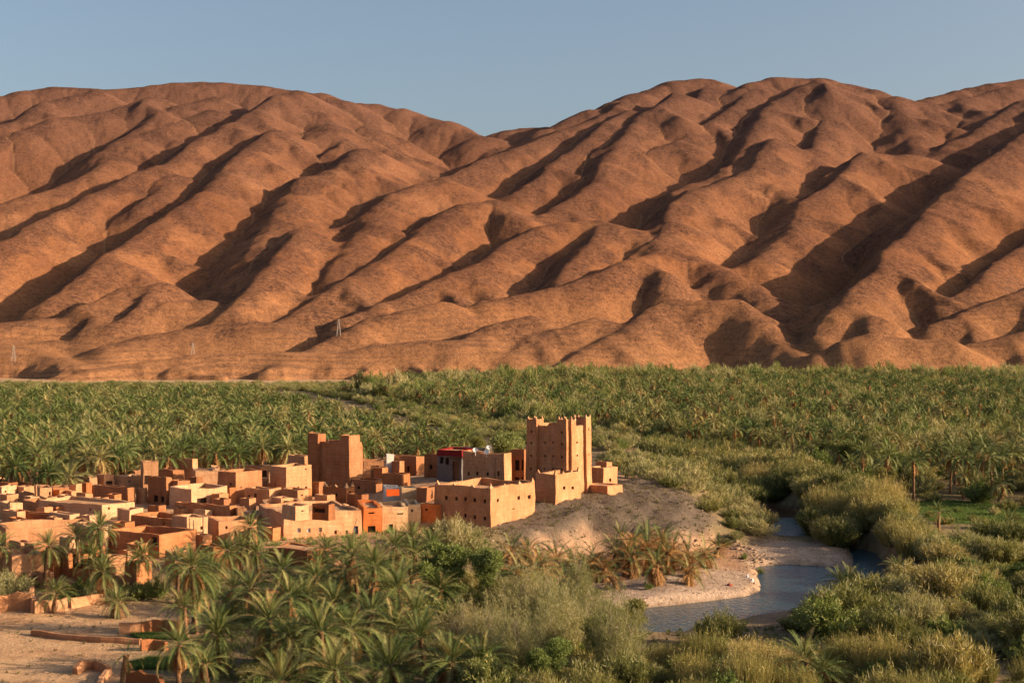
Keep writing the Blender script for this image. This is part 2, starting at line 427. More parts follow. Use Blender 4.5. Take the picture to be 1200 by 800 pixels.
# ------------------------------------------------------------------ the mountains: spurs and crests, each with its own distance
def D0(py): return np.interp(py, [60, 95, 200, 300, 380, 440], [2520, 2350, 1850, 1450, 1180, 1000])
RIDGES = [
 # (crest in photo pixels from the top down, distance offset, left slope, right slope, roundness)
 # skylines
 ([(-300, 150), (-160, 128), (-60, 116), (0, 112), (35, 105), (70, 101), (130, 104), (180, 99), (240, 95), (310, 100), (370, 109), (420, 120), (440, 122), (470, 126), (520, 141), (567, 160), (600, 185)], 120, .50, .50, 20),
 ([(520, 185), (560, 166), (600, 151), (640, 149), (665, 152)], 330, .4, .45, 15),
 ([(640, 150), (690, 129), (720, 118), (745, 108), (790, 93), (830, 92), (868, 103)], 60, .5, .42, 14),
 ([(868, 104), (885, 96), (910, 90), (960, 91), (1020, 105), (1075, 119)], 0, .5, .45, 14),
 ([(1060, 124), (1085, 116), (1120, 105), (1160, 97), (1200, 91), (1300, 84), (1450, 90)], 60, .5, .4, 14),
 # left mountain
 ([(110, 104), (55, 118), (28, 134), (0, 147), (-60, 172), (-140, 200)], -20, .62, .40, 8),
 ([(180, 112), (120, 130), (66, 138), (25, 152), (-40, 176)], -20, .55, .38, 8),
 ([(250, 112), (215, 122), (182, 138), (150, 160), (122, 176)], -10, .62, .38, 8),
 ([(250, 128), (200, 145), (160, 163), (130, 184), (108, 200), (60, 222), (0, 236)], -10, .62, .36, 8),
 ([(345, 104), (322, 110), (300, 128), (275, 142), (240, 158), (205, 184), (170, 198), (140, 213), (110, 226), (75, 246), (40, 263), (0, 283), (-60, 312), (-140, 345)], -70, .70, .42, 9),
 ([(320, 150), (290, 172), (262, 200), (240, 222), (226, 233), (195, 253), (165, 273), (135, 296), (105, 319), (75, 341), (50, 356)], -90, .70, .42, 9),
 ([(200, 205), (180, 226), (160, 242)], -60, .55, .40, 5),
 ([(405, 118), (430, 150), (470, 185), (510, 208)], 40, .42, .42, 12),
 ([(360, 112), (390, 150), (430, 190), (470, 214), (500, 222)], -10, .42, .42, 12),
 ([(420, 172), (403, 190), (384, 197), (362, 205), (345, 226), (332, 250), (312, 274), (300, 300), (282, 326), (262, 348)], -90, .80, .42, 16),
 ([(350, 268), (330, 296), (312, 312), (294, 340), (270, 364)], -140, .6, .40, 8),
 ([(515, 208), (492, 214), (462, 224), (446, 240), (436, 262), (418, 278), (402, 302), (388, 322)], -90, .78, .42, 12),
 ([(600, 250), (575, 232), (540, 240), (505, 257), (488, 276), (468, 292), (443, 307), (413, 324), (378, 347), (348, 364), (322, 379)], -100, .80, .45, 13),
 ([(690, 258), (660, 260), (630, 266), (600, 282), (568, 301), (530, 319), (500, 333), (474, 346), (436, 358), (400, 371)], -110, .80, .42, 11),
 ([(190, 330), (166, 336), (143, 336), (118, 350), (94, 359)], -130, .60, .45, 6),
 ([(240, 350), (200, 352), (165, 362), (130, 378)], -120, .35, .35, 8),
 ([(300, 375), (240, 380), (180, 388), (130, 403)], -110, .35, .30, 8),
 ([(60, 372), (20, 375), (-40, 380), (-120, 384)], -90, .3, .3, 10),
 ([(60, 398), (20, 404), (-30, 402)], -60, .35, .32, 7),
 ([(520, 352), (470, 362), (436, 370), (406, 388), (380, 401), (350, 418), (318, 432)], -170, .62, .34, 8),
 ([(420, 416), (330, 411), (280, 412), (220, 415), (150, 424), (70, 443)], -200, .5, .4, 6),
 ([(300, 438), (335, 427), (372, 424), (392, 432)], -60, .9, .8, 3),
 ([(428, 438), (452, 423), (478, 424), (500, 438)], -60, 1.0, .8, 3),
 ([(503, 438), (528, 425), (548, 428), (566, 439)], -60, 1.0, .8, 3),
 ([(40, 446), (90, 436), (150, 432), (210, 435), (260, 440)], -60, .8, .7, 3),
 ([(-90, 396), (-20, 398), (25, 402), (62, 412), (100, 434)], -60, .4, .5, 10),
 ([(560, 398), (500, 396), (440, 402), (390, 416)], -200, .5, .4, 8),
 ([(1125, 428), (1090, 408), (1062, 396), (1048, 396), (1020, 404), (1000, 420)], -330, .6, .6, 8),
 ([(620, 368), (580, 378), (556, 388), (530, 404)], -190, .42, .34, 7),
 ([(700, 370), (655, 383), (625, 392), (596, 412)], -190, .45, .36, 7),
 # the round hill before the big valley
 ([(640, 264), (700, 257), (740, 269), (775, 288), (835, 309), (868, 328), (900, 350), (915, 367), (926, 388), (958, 418), (972, 434)], -110, .42, .60, 14),
 ([(710, 262), (690, 285), (672, 310), (655, 325)], -125, .55, .42, 7),
 ([(770, 292), (735, 304), (700, 318), (665, 330), (620, 340), (570, 352)], -150, .5, .38, 8),
 ([(860, 352), (830, 352), (786, 350), (756, 364), (734, 383), (710, 396), (685, 408), (664, 421), (644, 432)], -190, .80, .40, 9),
 ([(860, 352), (890, 372), (920, 398), (955, 428)], -190, .45, .55, 9),
 # right mountain
 ([(730, 118), (700, 138), (655, 151), (600, 173), (560, 187), (512, 213)], 20, .75, .42, 9),
 ([(735, 128), (690, 160), (648, 190), (624, 214), (598, 228)], -20, .6, .42, 7),
 ([(790, 108), (760, 130), (735, 151), (712, 178), (702, 206), (680, 226), (640, 250), (612, 260)], -50, .72, .42, 8),
 ([(885, 104), (857, 126), (832, 143), (810, 159), (780, 171), (738, 185)], -20, .72, .42, 8),
 ([(830, 100), (810, 130), (790, 150)], 10, .5, .42, 9),
 ([(960, 93), (935, 102), (905, 118), (892, 138), (880, 166), (864, 187), (838, 203), (812, 216), (790, 224)], -60, .80, .42, 11),
 ([(905, 160), (885, 196), (845, 211), (806, 222), (786, 246), (776, 276), (770, 300)], -110, .80, .42, 9),
 ([(880, 196), (905, 215), (930, 232), (945, 240), (935, 262), (890, 300)], -80, .45, .45, 9),
 ([(990, 104), (975, 128), (960, 152), (950, 172), (944, 190)], -40, .72, .42, 8),
 ([(1075, 180), (1045, 180), (1008, 178), (991, 199), (966, 221), (940, 234)], -120, .80, .42, 7),
 ([(1050, 112), (1066, 150), (1085, 185), (1092, 206)], -40, .42, .6, 9),
 ([(1180, 100), (1140, 112), (1105, 120), (1082, 132), (1060, 150)], 0, .6, .42, 8),
 ([(1230, 112), (1195, 118), (1152, 148), (1116, 166), (1092, 186)], -60, .7, .42, 8),
 ([(1100, 206), (1050, 209), (1022, 216), (985, 236), (940, 256), (900, 280), (872, 300), (840, 306)], 60, .60, .45, 6),
 ([(1400, 60), (1300, 108), (1240, 134), (1200, 157), (1165, 181), (1128, 206), (1104, 232), (1070, 266), (1044, 290), (1030, 311), (1000, 341), (978, 366), (958, 392)], -230, .90, .42, 10),
 ([(1420, 150), (1300, 210), (1240, 255), (1200, 286), (1170, 306), (1150, 326), (1124, 346), (1100, 358)], -210, .75, .42, 8),
 ([(1380, 280), (1270, 314), (1200, 339), (1160, 353), (1120, 369), (1085, 380)], -230, .6, .36, 7),
 ([(1300, 350), (1200, 388), (1140, 401), (1110, 411), (1092, 416)], -280, .6, .34, 6),
 ([(1110, 396), (1060, 398), (1044, 399), (1028, 410)], -330, .6, .36, 6),
 ([(1020, 390), (985, 398), (958, 410)], -330, .5, .4, 6),
]
def build_mountains():
    nu, nr = 900, 440
    u = np.linspace(-0.54, 0.54, nu)
    D = np.concatenate([np.linspace(925, 1250, 110, endpoint=False), np.linspace(1250, 2560, nr - 126, endpoint=False), np.linspace(2560, 3100, 16)])
    U, DD = np.meshgrid(u, D)
    X = U * DD; Y = DD
    wx = 5 * fbm(X / 90, Y / 90, 3); wy = 5 * fbm(X / 90 + 40, Y / 90, 3)
    Xw, Yw = (X + wx).astype(np.float32), (Y + wy).astype(np.float32)
    # the slope under the spurs
    py_of_D = lambda d: np.interp(d, [1000, 1180, 1450, 1850, 2350, 2520][::1], [440, 380, 300, 200, 95, 60])
    zb = H + (400 - py_of_D(DD)) * DD / F
    base = zb - np.interp(DD, [950, 1050, 1200, 1500, 2400], [6, 30, 62, 100, 140])
    base = np.where(DD > 2350, base - (DD - 2350) * 0.8, base)
    hs = [base.astype(np.float32)]; dw = [np.full(X.shape, 60.0, np.float32)]
    SPURS = []; rs = random.Random(41)
    for pts, off, tl, tr, r in RIDGES:
        if len(pts) < 4: continue
        Q = []
        for a, b in pts:
            d = float(D0(b)) + off * min(1.0, max(0.15, (440 - b) / 120.0)); Q.append(((a - 600) / F * d, d, H + (400 - b) * d / F))
        for (x0, y0, z0), (x1, y1, z1) in zip(Q[:-1], Q[1:]):
            ln = math.hypot(x1 - x0, y1 - y0)
            for q in range(max(1, int(ln / 75))):
                if rs.random() < 0.35: continue
                t = rs.uniform(0, 1); sx, sy, sz_ = x0 + (x1 - x0) * t, y0 + (y1 - y0) * t, z0 + (z1 - z0) * t
                side = rs.choice((1, 1, -1)); an = math.atan2(y1 - y0, x1 - x0) + side * math.radians(rs.uniform(35, 75)); L_ = rs.uniform(45, 120) * min(1, sz_ / 90)
                if L_ < 20: continue
                g_ = rs.uniform(.26, .36) if side > 0 else rs.uniform(.34, .46); mx = rs.uniform(-.25, .25)
                ex, ey = sx + math.cos(an) * L_, sy + math.sin(an) * L_; hx, hy = sx + math.cos(an + mx) * L_ * .5, sy + math.sin(an + mx) * L_ * .5
                SPURS.append(([(sx, sy, sz_ - 2), (hx, hy, sz_ - 2 - g_ * .45 * L_), (ex, ey, sz_ - 2 - g_ * 1.15 * L_)], 0, rs.uniform(.5, .7), rs.uniform(.42, .58), rs.uniform(3, 7)))
    for pts, off, tl, tr, r in RIDGES + SPURS:
        P = list(pts) if len(pts[0]) == 3 else []
        for a, b in (pts if not P else []):
            d = float(D0(b)) + off * min(1.0, max(0.15, (440 - b) / 120.0)); P.append(((a - 600) / F * d, d, H + (400 - b) * d / F))
        best = np.full(X.shape, -1e9, np.float32); bd = np.full(X.shape, 99.0, np.float32)
        for (x0, y0, z0), (x1, y1, z1) in zip(P[:-1], P[1:]):
            ex, ey = x1 - x0, y1 - y0
            t = np.clip(((Xw - x0) * ex + (Yw - y0) * ey) / (ex * ex + ey * ey), 0, 1)
            dx = Xw - x0 - t * ex; dy = Yw - y0 - t * ey
            d = np.sqrt(dx * dx + dy * dy)
            s = smooth(0.5 + 0.5 * dx / (d + 3))
            tan = (tl * 1.35 + (tr * 1.32 - tl * 1.35) * s) * (1.45 - 0.45 * smooth((y0 + t * ey - 1150) / 350.0))
            rr = 1.9 * r
            h = z0 + t * (z1 - z0) - (np.sqrt(d * d + rr * rr) - rr) * tan
            bd = np.where(h > best, d - 14 * dx / (d + 2), bd).astype(np.float32); best = np.maximum(best, h)
        hs.append(best); dw.append(bd)
    m = hs[0].copy(); crest = dw[0].copy()
    for h_, d_ in zip(hs[1:], dw[1:]):
        w_ = h_ > m; m[w_] = h_[w_]; crest[w_] = d_[w_]
    del dw
    k = 2.0 + 2.0 * smooth((DD - 1100) / 600)
    acc_ = np.zeros(X.shape)
    for h_ in hs: acc_ += np.exp((h_ - m) / k)
    Z = m + k * np.log(acc_) - 0.5 * k
    del hs
    amp = smooth((Z + 2) / 45)
    rid = lambda sx, sy, o: 1 - np.abs(fbm(sx, sy, o)) * 1.6
    Z = Z + amp * (1.6 * fbm(X / 120 + 3, Y / 170, 2) + 0.45 * fbm(X / 13, Y / 22, 4))
    # low broken bank along the foot
    Z = Z + 1.6 * smooth((Z + 1) / 3) * smooth((12 - Z) / 6) * rid(X / 25, Y / 30, 3)
    # gullies: water run downhill over the slopes, cut where it gathers
    for rnd in range(2):
        Zr = Z + 0.5 * fbm(X / 7 + 11 * rnd, Y / 9, 2)
        ny, nx = Z.shape; best = np.full(Z.shape, 0.0); to = np.full(Z.shape, -1, np.int64); idx = np.arange(Z.size).reshape(Z.shape)
        for dy, dx, ds in ((-1, 0, 4.0), (1, 0, 4.0), (0, 1, 1.9), (0, -1, 1.9), (-1, 1, 4.4), (-1, -1, 4.4), (1, 1, 4.4), (1, -1, 4.4)):
            a0, a1 = max(0, -dy), ny - max(0, dy); b0, b1 = max(0, -dx), nx - max(0, dx)
            sl = (Zr[a0:a1, b0:b1] - Zr[a0 + dy:a1 + dy, b0 + dx:b1 + dx]) / ds
            up = sl > best[a0:a1, b0:b1]
            best[a0:a1, b0:b1][up] = sl[up]; to[a0:a1, b0:b1][up] = idx[a0 + dy:a1 + dy, b0 + dx:b1 + dx][up]
        acc = [1.0] * Z.size; tl_ = to.ravel().tolist()
        for c_ in np.argsort(-Zr.ravel()).tolist():
            t_ = tl_[c_]
            if t_ >= 0: acc[t_] += acc[c_]
        acc = np.array(acc).reshape(Z.shape)
        cut = np.minimum(np.log1p(acc / 14.0) * 0.36, 2.0) * amp * (0.25 + 0.75 * smooth((Z - 25) / 90)) * (0.6 + 0.6 * np.clip(0.5 + fbm(X / 160, Y / 160, 2), 0, 1))
        for _ in range(2):
            cut[1:-1, 1:-1] = 0.4 * cut[1:-1, 1:-1] + 0.15 * (cut[2:, 1:-1] + cut[:-2, 1:-1] + cut[1:-1, 2:] + cut[1:-1, :-2])
        Z = Z - cut
    fr = smooth((DD - 925) / 60); Z = Z * fr - 4 * (1 - fr)
    V = np.stack([X, Y, Z], -1).reshape(-1, 3)
    i = np.arange(X.size).reshape(X.shape)
    Fq = np.stack([i[:-1, :-1], i[:-1, 1:], i[1:, 1:], i[1:, :-1]], -1).reshape(-1, 4)
    me = fast_mesh('mountains', V, Fq, [], smooth_shade=True)
    rockm = smooth(1.05 - crest / 34.0 + 1.1 * fbm(X / 45, Y / 70, 4)) * amp; wash = smooth((np.log1p(acc) - 4.2) / 2.2) * amp
    for nm_, ar_ in (('outcrop', rockm), ('wash', wash)):
        at = me.attributes.new(nm_, 'FLOAT', 'POINT'); at.data.foreach_set('value', ar_.astype(np.float32).ravel())
    mt, nt, out = new_mat('desert_rock')
    geo = nd(nt, 'ShaderNodeNewGeometry').outputs['Position']
    big = noise_n(nt, geo, 0.006, 5, 0.62, 0.6)
    mid = noise_n(nt, scaled(nt, geo, (1, 0.35, 0.5)), 0.035, 6, 0.72, 0.8)
    fine = noise_n(nt, geo, 0.22, 6, 0.85)
    tiny = noise_n(nt, geo, 0.75, 4, 0.85)
    c = ramp(nt, big, [(0.32, (0.185, 0.078, 0.040)), (0.5, (0.265, 0.114, 0.054)), (0.68, (0.36, 0.163, 0.078))])
    c = mixc(nt, ramp(nt, mid, [(0.48, (0, 0, 0)), (0.66, (0.6, 0.6, 0.6))]), c, (0.125, 0.060, 0.042))
    sz = nd(nt, 'ShaderNodeSeparateXYZ'); nt.links.new(geo, sz.inputs[0])
    c = mixc(nt, ramp(nt, mth(nt, 'DIVIDE', mth(nt, 'ADD', sz.outputs[2], mth(nt, 'MULTIPLY', big, 160.0)), 520.0), [(0.35, (0, 0, 0)), (0.9, (0.9, 0.9, 0.9))]), c, (0.155, 0.078, 0.055))
    c = mixc(nt, ramp(nt, mth(nt, 'DIVIDE', mth(nt, 'ADD', sz.outputs[2], mth(nt, 'MULTIPLY', big, 60.0)), 150.0), [(0.15, (0.75, 0.75, 0.75)), (0.8, (0, 0, 0))]), c, (0.37, 0.185, 0.088))
    oc = nd(nt, 'ShaderNodeAttribute', attribute_name='outcrop').outputs['Fac']; wa = nd(nt, 'ShaderNodeAttribute', attribute_name='wash').outputs['Fac']
    c = mixc(nt, mth(nt, 'MULTIPLY', oc, ramp(nt, mth(nt, 'ADD', mth(nt, 'MULTIPLY', fine, 0.6), mth(nt, 'MULTIPLY', mid, 0.4)), [(0.38, (1, 1, 1)), (0.62, (0.15, 0.15, 0.15))])), c, (0.080, 0.042, 0.032))
    c = mixc(nt, mth(nt, 'MULTIPLY', wa, 0.55), c, (0.36, 0.185, 0.095))
    # dark rock bands that lie along the hills near the foot
    sp = nd(nt, 'ShaderNodeSeparateXYZ'); nt.links.new(geo, sp.inputs[0])
    wv = nd(nt, 'ShaderNodeTexWave', wave_type='BANDS', bands_direction='Z')
    wv.inputs['Scale'].default_value = 0.06; wv.inputs['Distortion'].default_value = 30.0
    wv.inputs['Detail'].default_value = 4.0; wv.inputs['Detail Scale'].default_value = 0.35; wv.inputs['Detail Roughness'].default_value = 0.6
    nt.links.new(scaled(nt, geo, (0.14, 0.10, 1.0)), wv.inputs['Vector'])
    low = mth(nt, 'MULTIPLY', ramp(nt, mth(nt, 'DIVIDE', sp.outputs[2], 260.0), [(0.02, (1, 1, 1)), (0.45, (0.35, 0.35, 0.35)), (1.0, (0.1, 0.1, 0.1))]), ramp(nt, wv.outputs['Fac'], [(0.55, (0, 0, 0)), (0.8, (1, 1, 1))]))
    low = mth(nt, 'MULTIPLY', low, ramp(nt, mid, [(0.3, (0.2, 0.2, 0.2)), (0.55, (1, 1, 1))]))
    c = mixc(nt, mth(nt, 'MULTIPLY', low, mth(nt, 'MULTIPLY', ramp(nt, big, [(0.42, (0, 0, 0)), (0.58, (1, 1, 1))]), 0.5)), c, (0.135, 0.075, 0.052))
    c = mixc(nt, 0.75, c, ramp(nt, fine, [(0.34, (0.42, 0.40, 0.41)), (0.5, (1.0, 1.0, 1.0)), (0.66, (1.3, 1.28, 1.24))]), 'MULTIPLY')
    c = mixc(nt, 0.9, c, ramp(nt, tiny, [(0.36, (0.40, 0.39, 0.40)), (0.47, (1.0, 1.0, 1.0)), (0.68, (1.22, 1.2, 1.18))]), 'MULTIPLY')
    hgt = mth(nt, 'ADD', mth(nt, 'MULTIPLY', fine, 3.0), mth(nt, 'ADD', mth(nt, 'MULTIPLY', mid, 1.5), mth(nt, 'ADD', mth(nt, 'MULTIPLY', tiny, 1.2), mth(nt, 'MULTIPLY', wv.outputs['Fac'], 0.08))))
    finish(nt, out, c, 0.95, hgt, 0.75, 0.9, 0.03)
    me.materials.append(mt)
    tag(mesh_obj('mountains', me), kind='structure')
build_mountains()
# ------------------------------------------------------------------ the village: mud houses, the kasbah, walls
FOOT = []          # footprints (polygons in plan) that plants keep out of
nsv = lambda p, s: mnoise.noise_vector(Vector(p) * s)

class MB:
    def __init__(self): self.v = []; self.f = []; self.m = []
    def quad(self, a, b, c, d, mi=0):
        i = len(self.v); self.v += [a, b, c, d]; self.f.append((i, i + 1, i + 2, i + 3)); self.m.append(mi)
    def box(self, c, dx, dy, dz, mi=0):
        """box from a corner and three edge vectors"""
        c = Vector(c); dx, dy, dz = Vector(dx), Vector(dy), Vector(dz)
        p = [c, c + dx, c + dx + dy, c + dy]; q = [k + dz for k in p]
        i = len(self.v); self.v += p + q
        for f in ((3, 2, 1, 0), (4, 5, 6, 7), (0, 1, 5, 4), (1, 2, 6, 5), (2, 3, 7, 6), (3, 0, 4, 7)):
            self.f.append(tuple(i + k for k in f)); self.m.append(mi)
    def tube(self, pts, rad, n=6, mi=0):
        base = len(self.v)
        for k, (pt, r) in enumerate(zip(pts, rad)):
            pt = Vector(pt)
            d = (Vector(pts[min(k + 1, len(pts) - 1)]) - Vector(pts[max(k - 1, 0)])).normalized()
            s = d.cross(Vector((0.13, 1, 0.07))).normalized(); t = d.cross(s)
            for j in range(n):
                a = 2 * math.pi * j / n
                self.v.append(pt + (s * math.cos(a) + t * math.sin(a)) * r)
        for k in range(len(pts) - 1):
            for j in range(n):
                a, b = base + k * n + j, base + k * n + (j + 1) % n
                self.f.append((a, b, b + n, a + n)); self.m.append(mi)
        self.f.append(tuple(base + (len(pts) - 1) * n + j for j in range(n))); self.m.append(mi)
    def mesh(self, name, mats, weld=False):
        me = pydata(name, self.v, self.f, mats if isinstance(mats, list) else [mats], self.m)
        if weld:
            bm = bmesh.new(); bm.from_mesh(me); bmesh.ops.remove_doubles(bm, verts=bm.verts, dist=0.002); bm.to_mesh(me); bm.free()
        return me

def cuts(n_len, step, extra):
    c = set([0.0, n_len]) | set(extra)
    k = max(1, round(n_len / step))
    for i in range(1, k):
        t = n_len * i / k
        if all(abs(t - q) > 0.18 for q in c): c.add(t)
    return sorted(c)

def wall_face(mb, o, d, length, z0, z1, holes, step=1.1, depth=0.35):
    """outer face standing on o, running along d; holes are (u0,u1,z0,z1)"""
    o = Vector(o); d = Vector(d); n_in = Vector((-d.y, d.x, 0))
    us = cuts(length, step, [q for h in holes for q in h[:2]])
    zs = [z0 + q for q in cuts(z1 - z0, step, [q - z0 for h in holes for q in h[2:]])]
    P = lambda u, z: Vector((o.x + d.x * u, o.y + d.y * u, z))
    for a, b in zip(us[:-1], us[1:]):
        for c, e_ in zip(zs[:-1], zs[1:]):
            um, zm = (a + b) / 2, (c + e_) / 2
            if any(h[0] < um < h[1] and h[2] < zm < h[3] for h in holes): continue
            mb.quad(P(a, c), P(b, c), P(b, e_), P(a, e_))
    for h in holes:
        I = n_in * depth
        a, b, c, e_ = P(h[0], h[2]), P(h[1], h[2]), P(h[1], h[3]), P(h[0], h[3])
        for p_, q_ in ((a, b), (b, c), (c, e_), (e_, a)): mb.quad(p_, q_, q_ + I, p_ + I)

def merlon_mesh():
    mb = MB()
    prof = [(-0.42, 0), (0.42, 0), (0.40, 0.28), (0.24, 0.30), (0.22, 0.58), (0.09, 0.62), (0.05, 1.0), (-0.05, 1.0), (-0.09, 0.62), (-0.22, 0.58), (-0.24, 0.30), (-0.40, 0.28)]
    n = len(prof)
    for y in (-0.17, 0.17): mb.v += [Vector((x, y * (1 - 0.5 * z), z)) for x, z in prof]
    mb.f.append(tuple(range(n))); mb.f.append(tuple(range(2 * n - 1, n - 1, -1)))
    for i in range(n): mb.f.append((i, i + n, (i + 1) % n + n, (i + 1) % n))
    mb.m = [0] * len(mb.f)
    return mb.mesh('merlon', M['adobe_pale'])
MERLON = merlon_mesh()
PANE = {}
def pane_mesh(mat):
    if mat not in PANE:
        mb = MB(); mb.box((-0.5, 0, 0), (1, 0, 0), (0, 0.08, 0), (0, 0, 1)); PANE[mat] = mb.mesh('pane', M[mat])
    return PANE[mat]

def solve_len(o, d, px):
    q = (px - 600) / F
    return (q * o[1] - o[0]) / (d[0] - q * d[1])

def house(xc, yt, yb, wl, wr, label, th=32, mat='adobe', L=None, R=None, par=0.5, ops=(), name='mud_house', cat='house', group='mud houses of the village',
          mer=0, ruin=0.0, taper=0.025, roof=True, zb=None, sink=1.2, turrets=(), mats=None):
    """a mud building from its near corner: photo x, top and foot; widths of the left and right face in photo pixels.
    ops: (face, px, py, w, h, kind) openings. turrets: (face, px0, px1, top) raised corner blocks standing proud."""
    if zb is None: x, y, z = ground_at(xc, yb)
    else: (x, y), z = W(xc, yb, zb), zb
    if wl <= 3 and L: th = math.degrees(math.acos(-(xc - 600) / F / math.hypot(1, (xc - 600) / F))) - 5
    if th < 32: th = 32
    if par == 0.5 and name == 'mud_house': par = random.Random(int(xc * 3 + yt)).choice((0.4, 0.6, 0.9, 1.3, 1.7))
    s = F / y; t = math.radians(th)
    a = Vector((-math.cos(t), math.sin(t), 0)); b = Vector((math.sin(t), math.cos(t), 0))
    L = L or max(1.2, solve_len((x, y), a, xc - wl)); R = R or max(1.2, solve_len((x, y), b, xc + wr))
    z1 = H - (yt - 400.0) * y / F; z0 = z - sink
    root = empty(name, (x, y, z)); tag(root, label, cat, group, 'thing')
    o = Vector((0, 0, 0)); zt = z1 - z; zl = z0 - z
    mb = MB()
    holes = {'L': [], 'R': []}; panes = []
    for face, px, py, w, h, kind in ops:
        d = a if face == 'L' else b
        u = solve_len((x, y), d, px); yy = y + d.y * u
        lat = abs(d.x - (px - 600) / F * d.y)              # how much of the run shows across the picture
        hw = 0.5 * w * yy / F / max(lat, 0.25); zc = H - (py - 400) * yy / F - z; hh = 0.5 * h * yy / F
        ln = L if face == 'L' else R
        u0, u1 = max(0.15, u - hw), min(ln - 0.15, u + hw)
        if u1 - u0 < 0.1: continue
        hz0, hz1 = max(zl + 0.1, zc - hh), min(zt - 0.25, zc + hh)
        if hz1 - hz0 < 0.1: continue
        holes[face].append((u0, u1, hz0, hz1)); panes.append((face, u0, u1, hz0, hz1, kind))
    if not ops and not ruin and name == 'mud_house' and zt > 2.0:
        rw = random.Random(int(xc * 7 + yt))
        for f_, ln in (('L', L), ('R', R)):
            for q in range(rw.choice((0, 1, 1, 2)) if ln > 2.5 else 0):
                u = ln * (rw.uniform(.15, .4) + 0.45 * q); h0 = zt * rw.uniform(.45, .7)
                if u + .4 < ln: holes[f_].append((u, u + rw.uniform(.25, .4), h0, h0 + rw.uniform(.3, .5))); panes.append((f_, *holes[f_][-1], 'hole'))
    cor = [o, b * R, b * R + a * L, a * L]
    # outer faces, seen from outside, counter-clockwise: right face from o along b; the left face from a*L to o
    wall_face(mb, o, b, R, zl, zt, holes['R'])
    hl = [(L - u1, L - u0, c, e_) for u0, u1, c, e_ in holes['L']]
    wall_face(mb, a * L, -a, L, zl, zt, hl)
    wall_face(mb, cor[1], a, L, zl, zt, [], 2.0)
    wall_face(mb, cor[2], -b, R, zl, zt, [], 2.0)
    th_ = min(0.45, 0.2 * L, 0.2 * R); ia, ib = a * th_, b * th_
    inn = [o + ia + ib, cor[1] + ia - ib, cor[2] - ia - ib, cor[3] - ia + ib]
    zr = zt - par if roof else zl
    for i in range(4):
        p0, p1, q0, q1 = cor[i], cor[(i + 1) % 4], inn[i], inn[(i + 1) % 4]
        n = max(1, round((p1 - p0).length / 1.1)); up = Vector((0, 0, zt)); lo = Vector((0, 0, zr))
        for k in range(n):
            f0, f1 = k / n, (k + 1) / n
            A, B = p0.lerp(p1, f0), p0.lerp(p1, f1); C_, D_ = q0.lerp(q1, f0), q0.lerp(q1, f1)
            mb.quad(A + up, B + up, D_ + up, C_ + up)
            mb.quad(C_ + up, D_ + up, D_ + lo, C_ + lo)
    cen = (cor[0] + cor[2]) / 2; base = root.location.copy(); hgt = max(zt - zl, 1)
    wear = ruin if ruin else 0.20
    def warp(v):
        k = (v.z - zl) / hgt
        q = cen + (v - cen) * (1 - taper * k); q.z = v.z
        wv = nsv(base + v, 0.45) * 0.10 + nsv(base + v, 1.6) * 0.045
        if v.z > zt - 0.02:
            m_ = mnoise.noise((base + v) * (0.30 if ruin else 0.22)); wv.z += wear * (m_ - (0.6 if ruin else 0)) * 1.2 + mnoise.noise((base + v) * 1.1) * wear * 0.5
        return q + wv
    mb.v = [warp(v) for v in mb.v]
    wall = mesh_obj('wall', mb.mesh('wall', M[mat], weld=True), root)
    if roof:
        rb = MB(); n = 4
        e1, e2 = (inn[1] - inn[0]), (inn[3] - inn[0])
        for i in range(n):
            for j in range(n):
                P = lambda u, v_: inn[0] + e1 * u + e2 * v_ + Vector((0, 0, zr + 0.02 + 0.07 * mnoise.noise(base + inn[0] + e1 * u + e2 * v_)))
                g = lambda k: -0.03 if k == 0 else (1.03 if k == n else k / n)
                rb.quad(P(g(i), g(j)), P(g(i + 1), g(j)), P(g(i + 1), g(j + 1)), P(g(i), g(j + 1)))
        mesh_obj('roof', rb.mesh('roof', M['roof'], weld=True), root)
    for face, u0, u1, c, e_, kind in panes:
        d = a if face == 'L' else b; nin = b if face == 'L' else a
        um = (u0 + u1) / 2; k = ((c + e_) / 2 - zl) / hgt
        pos = d * um + nin * 0.26; q = cen + (pos - cen) * (1 - taper * k)
        mat_p = {'hole': 'hole', 'door': 'wood', 'green': 'green_door', 'blue': 'blue_door', 'pale': 'pale_blue'}[kind]
        nm = 'door' if kind in ('door', 'green', 'blue') else ('doorway' if (e_ - c) > 1.7 and kind == 'hole' else 'window')
        ang = math.atan2(d.y, d.x) + (math.pi if face == 'L' else 0)
        w_ = mesh_obj(nm, pane_mesh(mat_p), root, (q.x, q.y, c - 0.05), (0, 0, ang), (u1 - u0 + 0.1, 1, e_ - c + 0.1))
    if mer:
        for f_, d, ln in (('R', b, R), ('L', a, L)):
            n = max(1, round(ln / mer))
            for k in range(n + 1):
                if k == 0 and f_ == 'L': continue
                pos = d * (ln * k / n) + (a if f_ == 'R' else b) * 0.22
                if f_ == 'R' and k == n: pos -= d * 0.3
                if f_ == 'R' and k == 0: pos += d * 0.3
                if f_ == 'L' and k == n: pos -= d * 0.3
                q = cen + (pos - cen) * (1 - taper)
                corner = k in (0, n)
                mesh_obj('merlon', MERLON, root, (q.x, q.y, zt - 0.06), (0, 0, math.atan2(d.y, d.x)), (0.8, 1.0, (0.7 if corner else 0.42) * random.uniform(0.85, 1.1)))
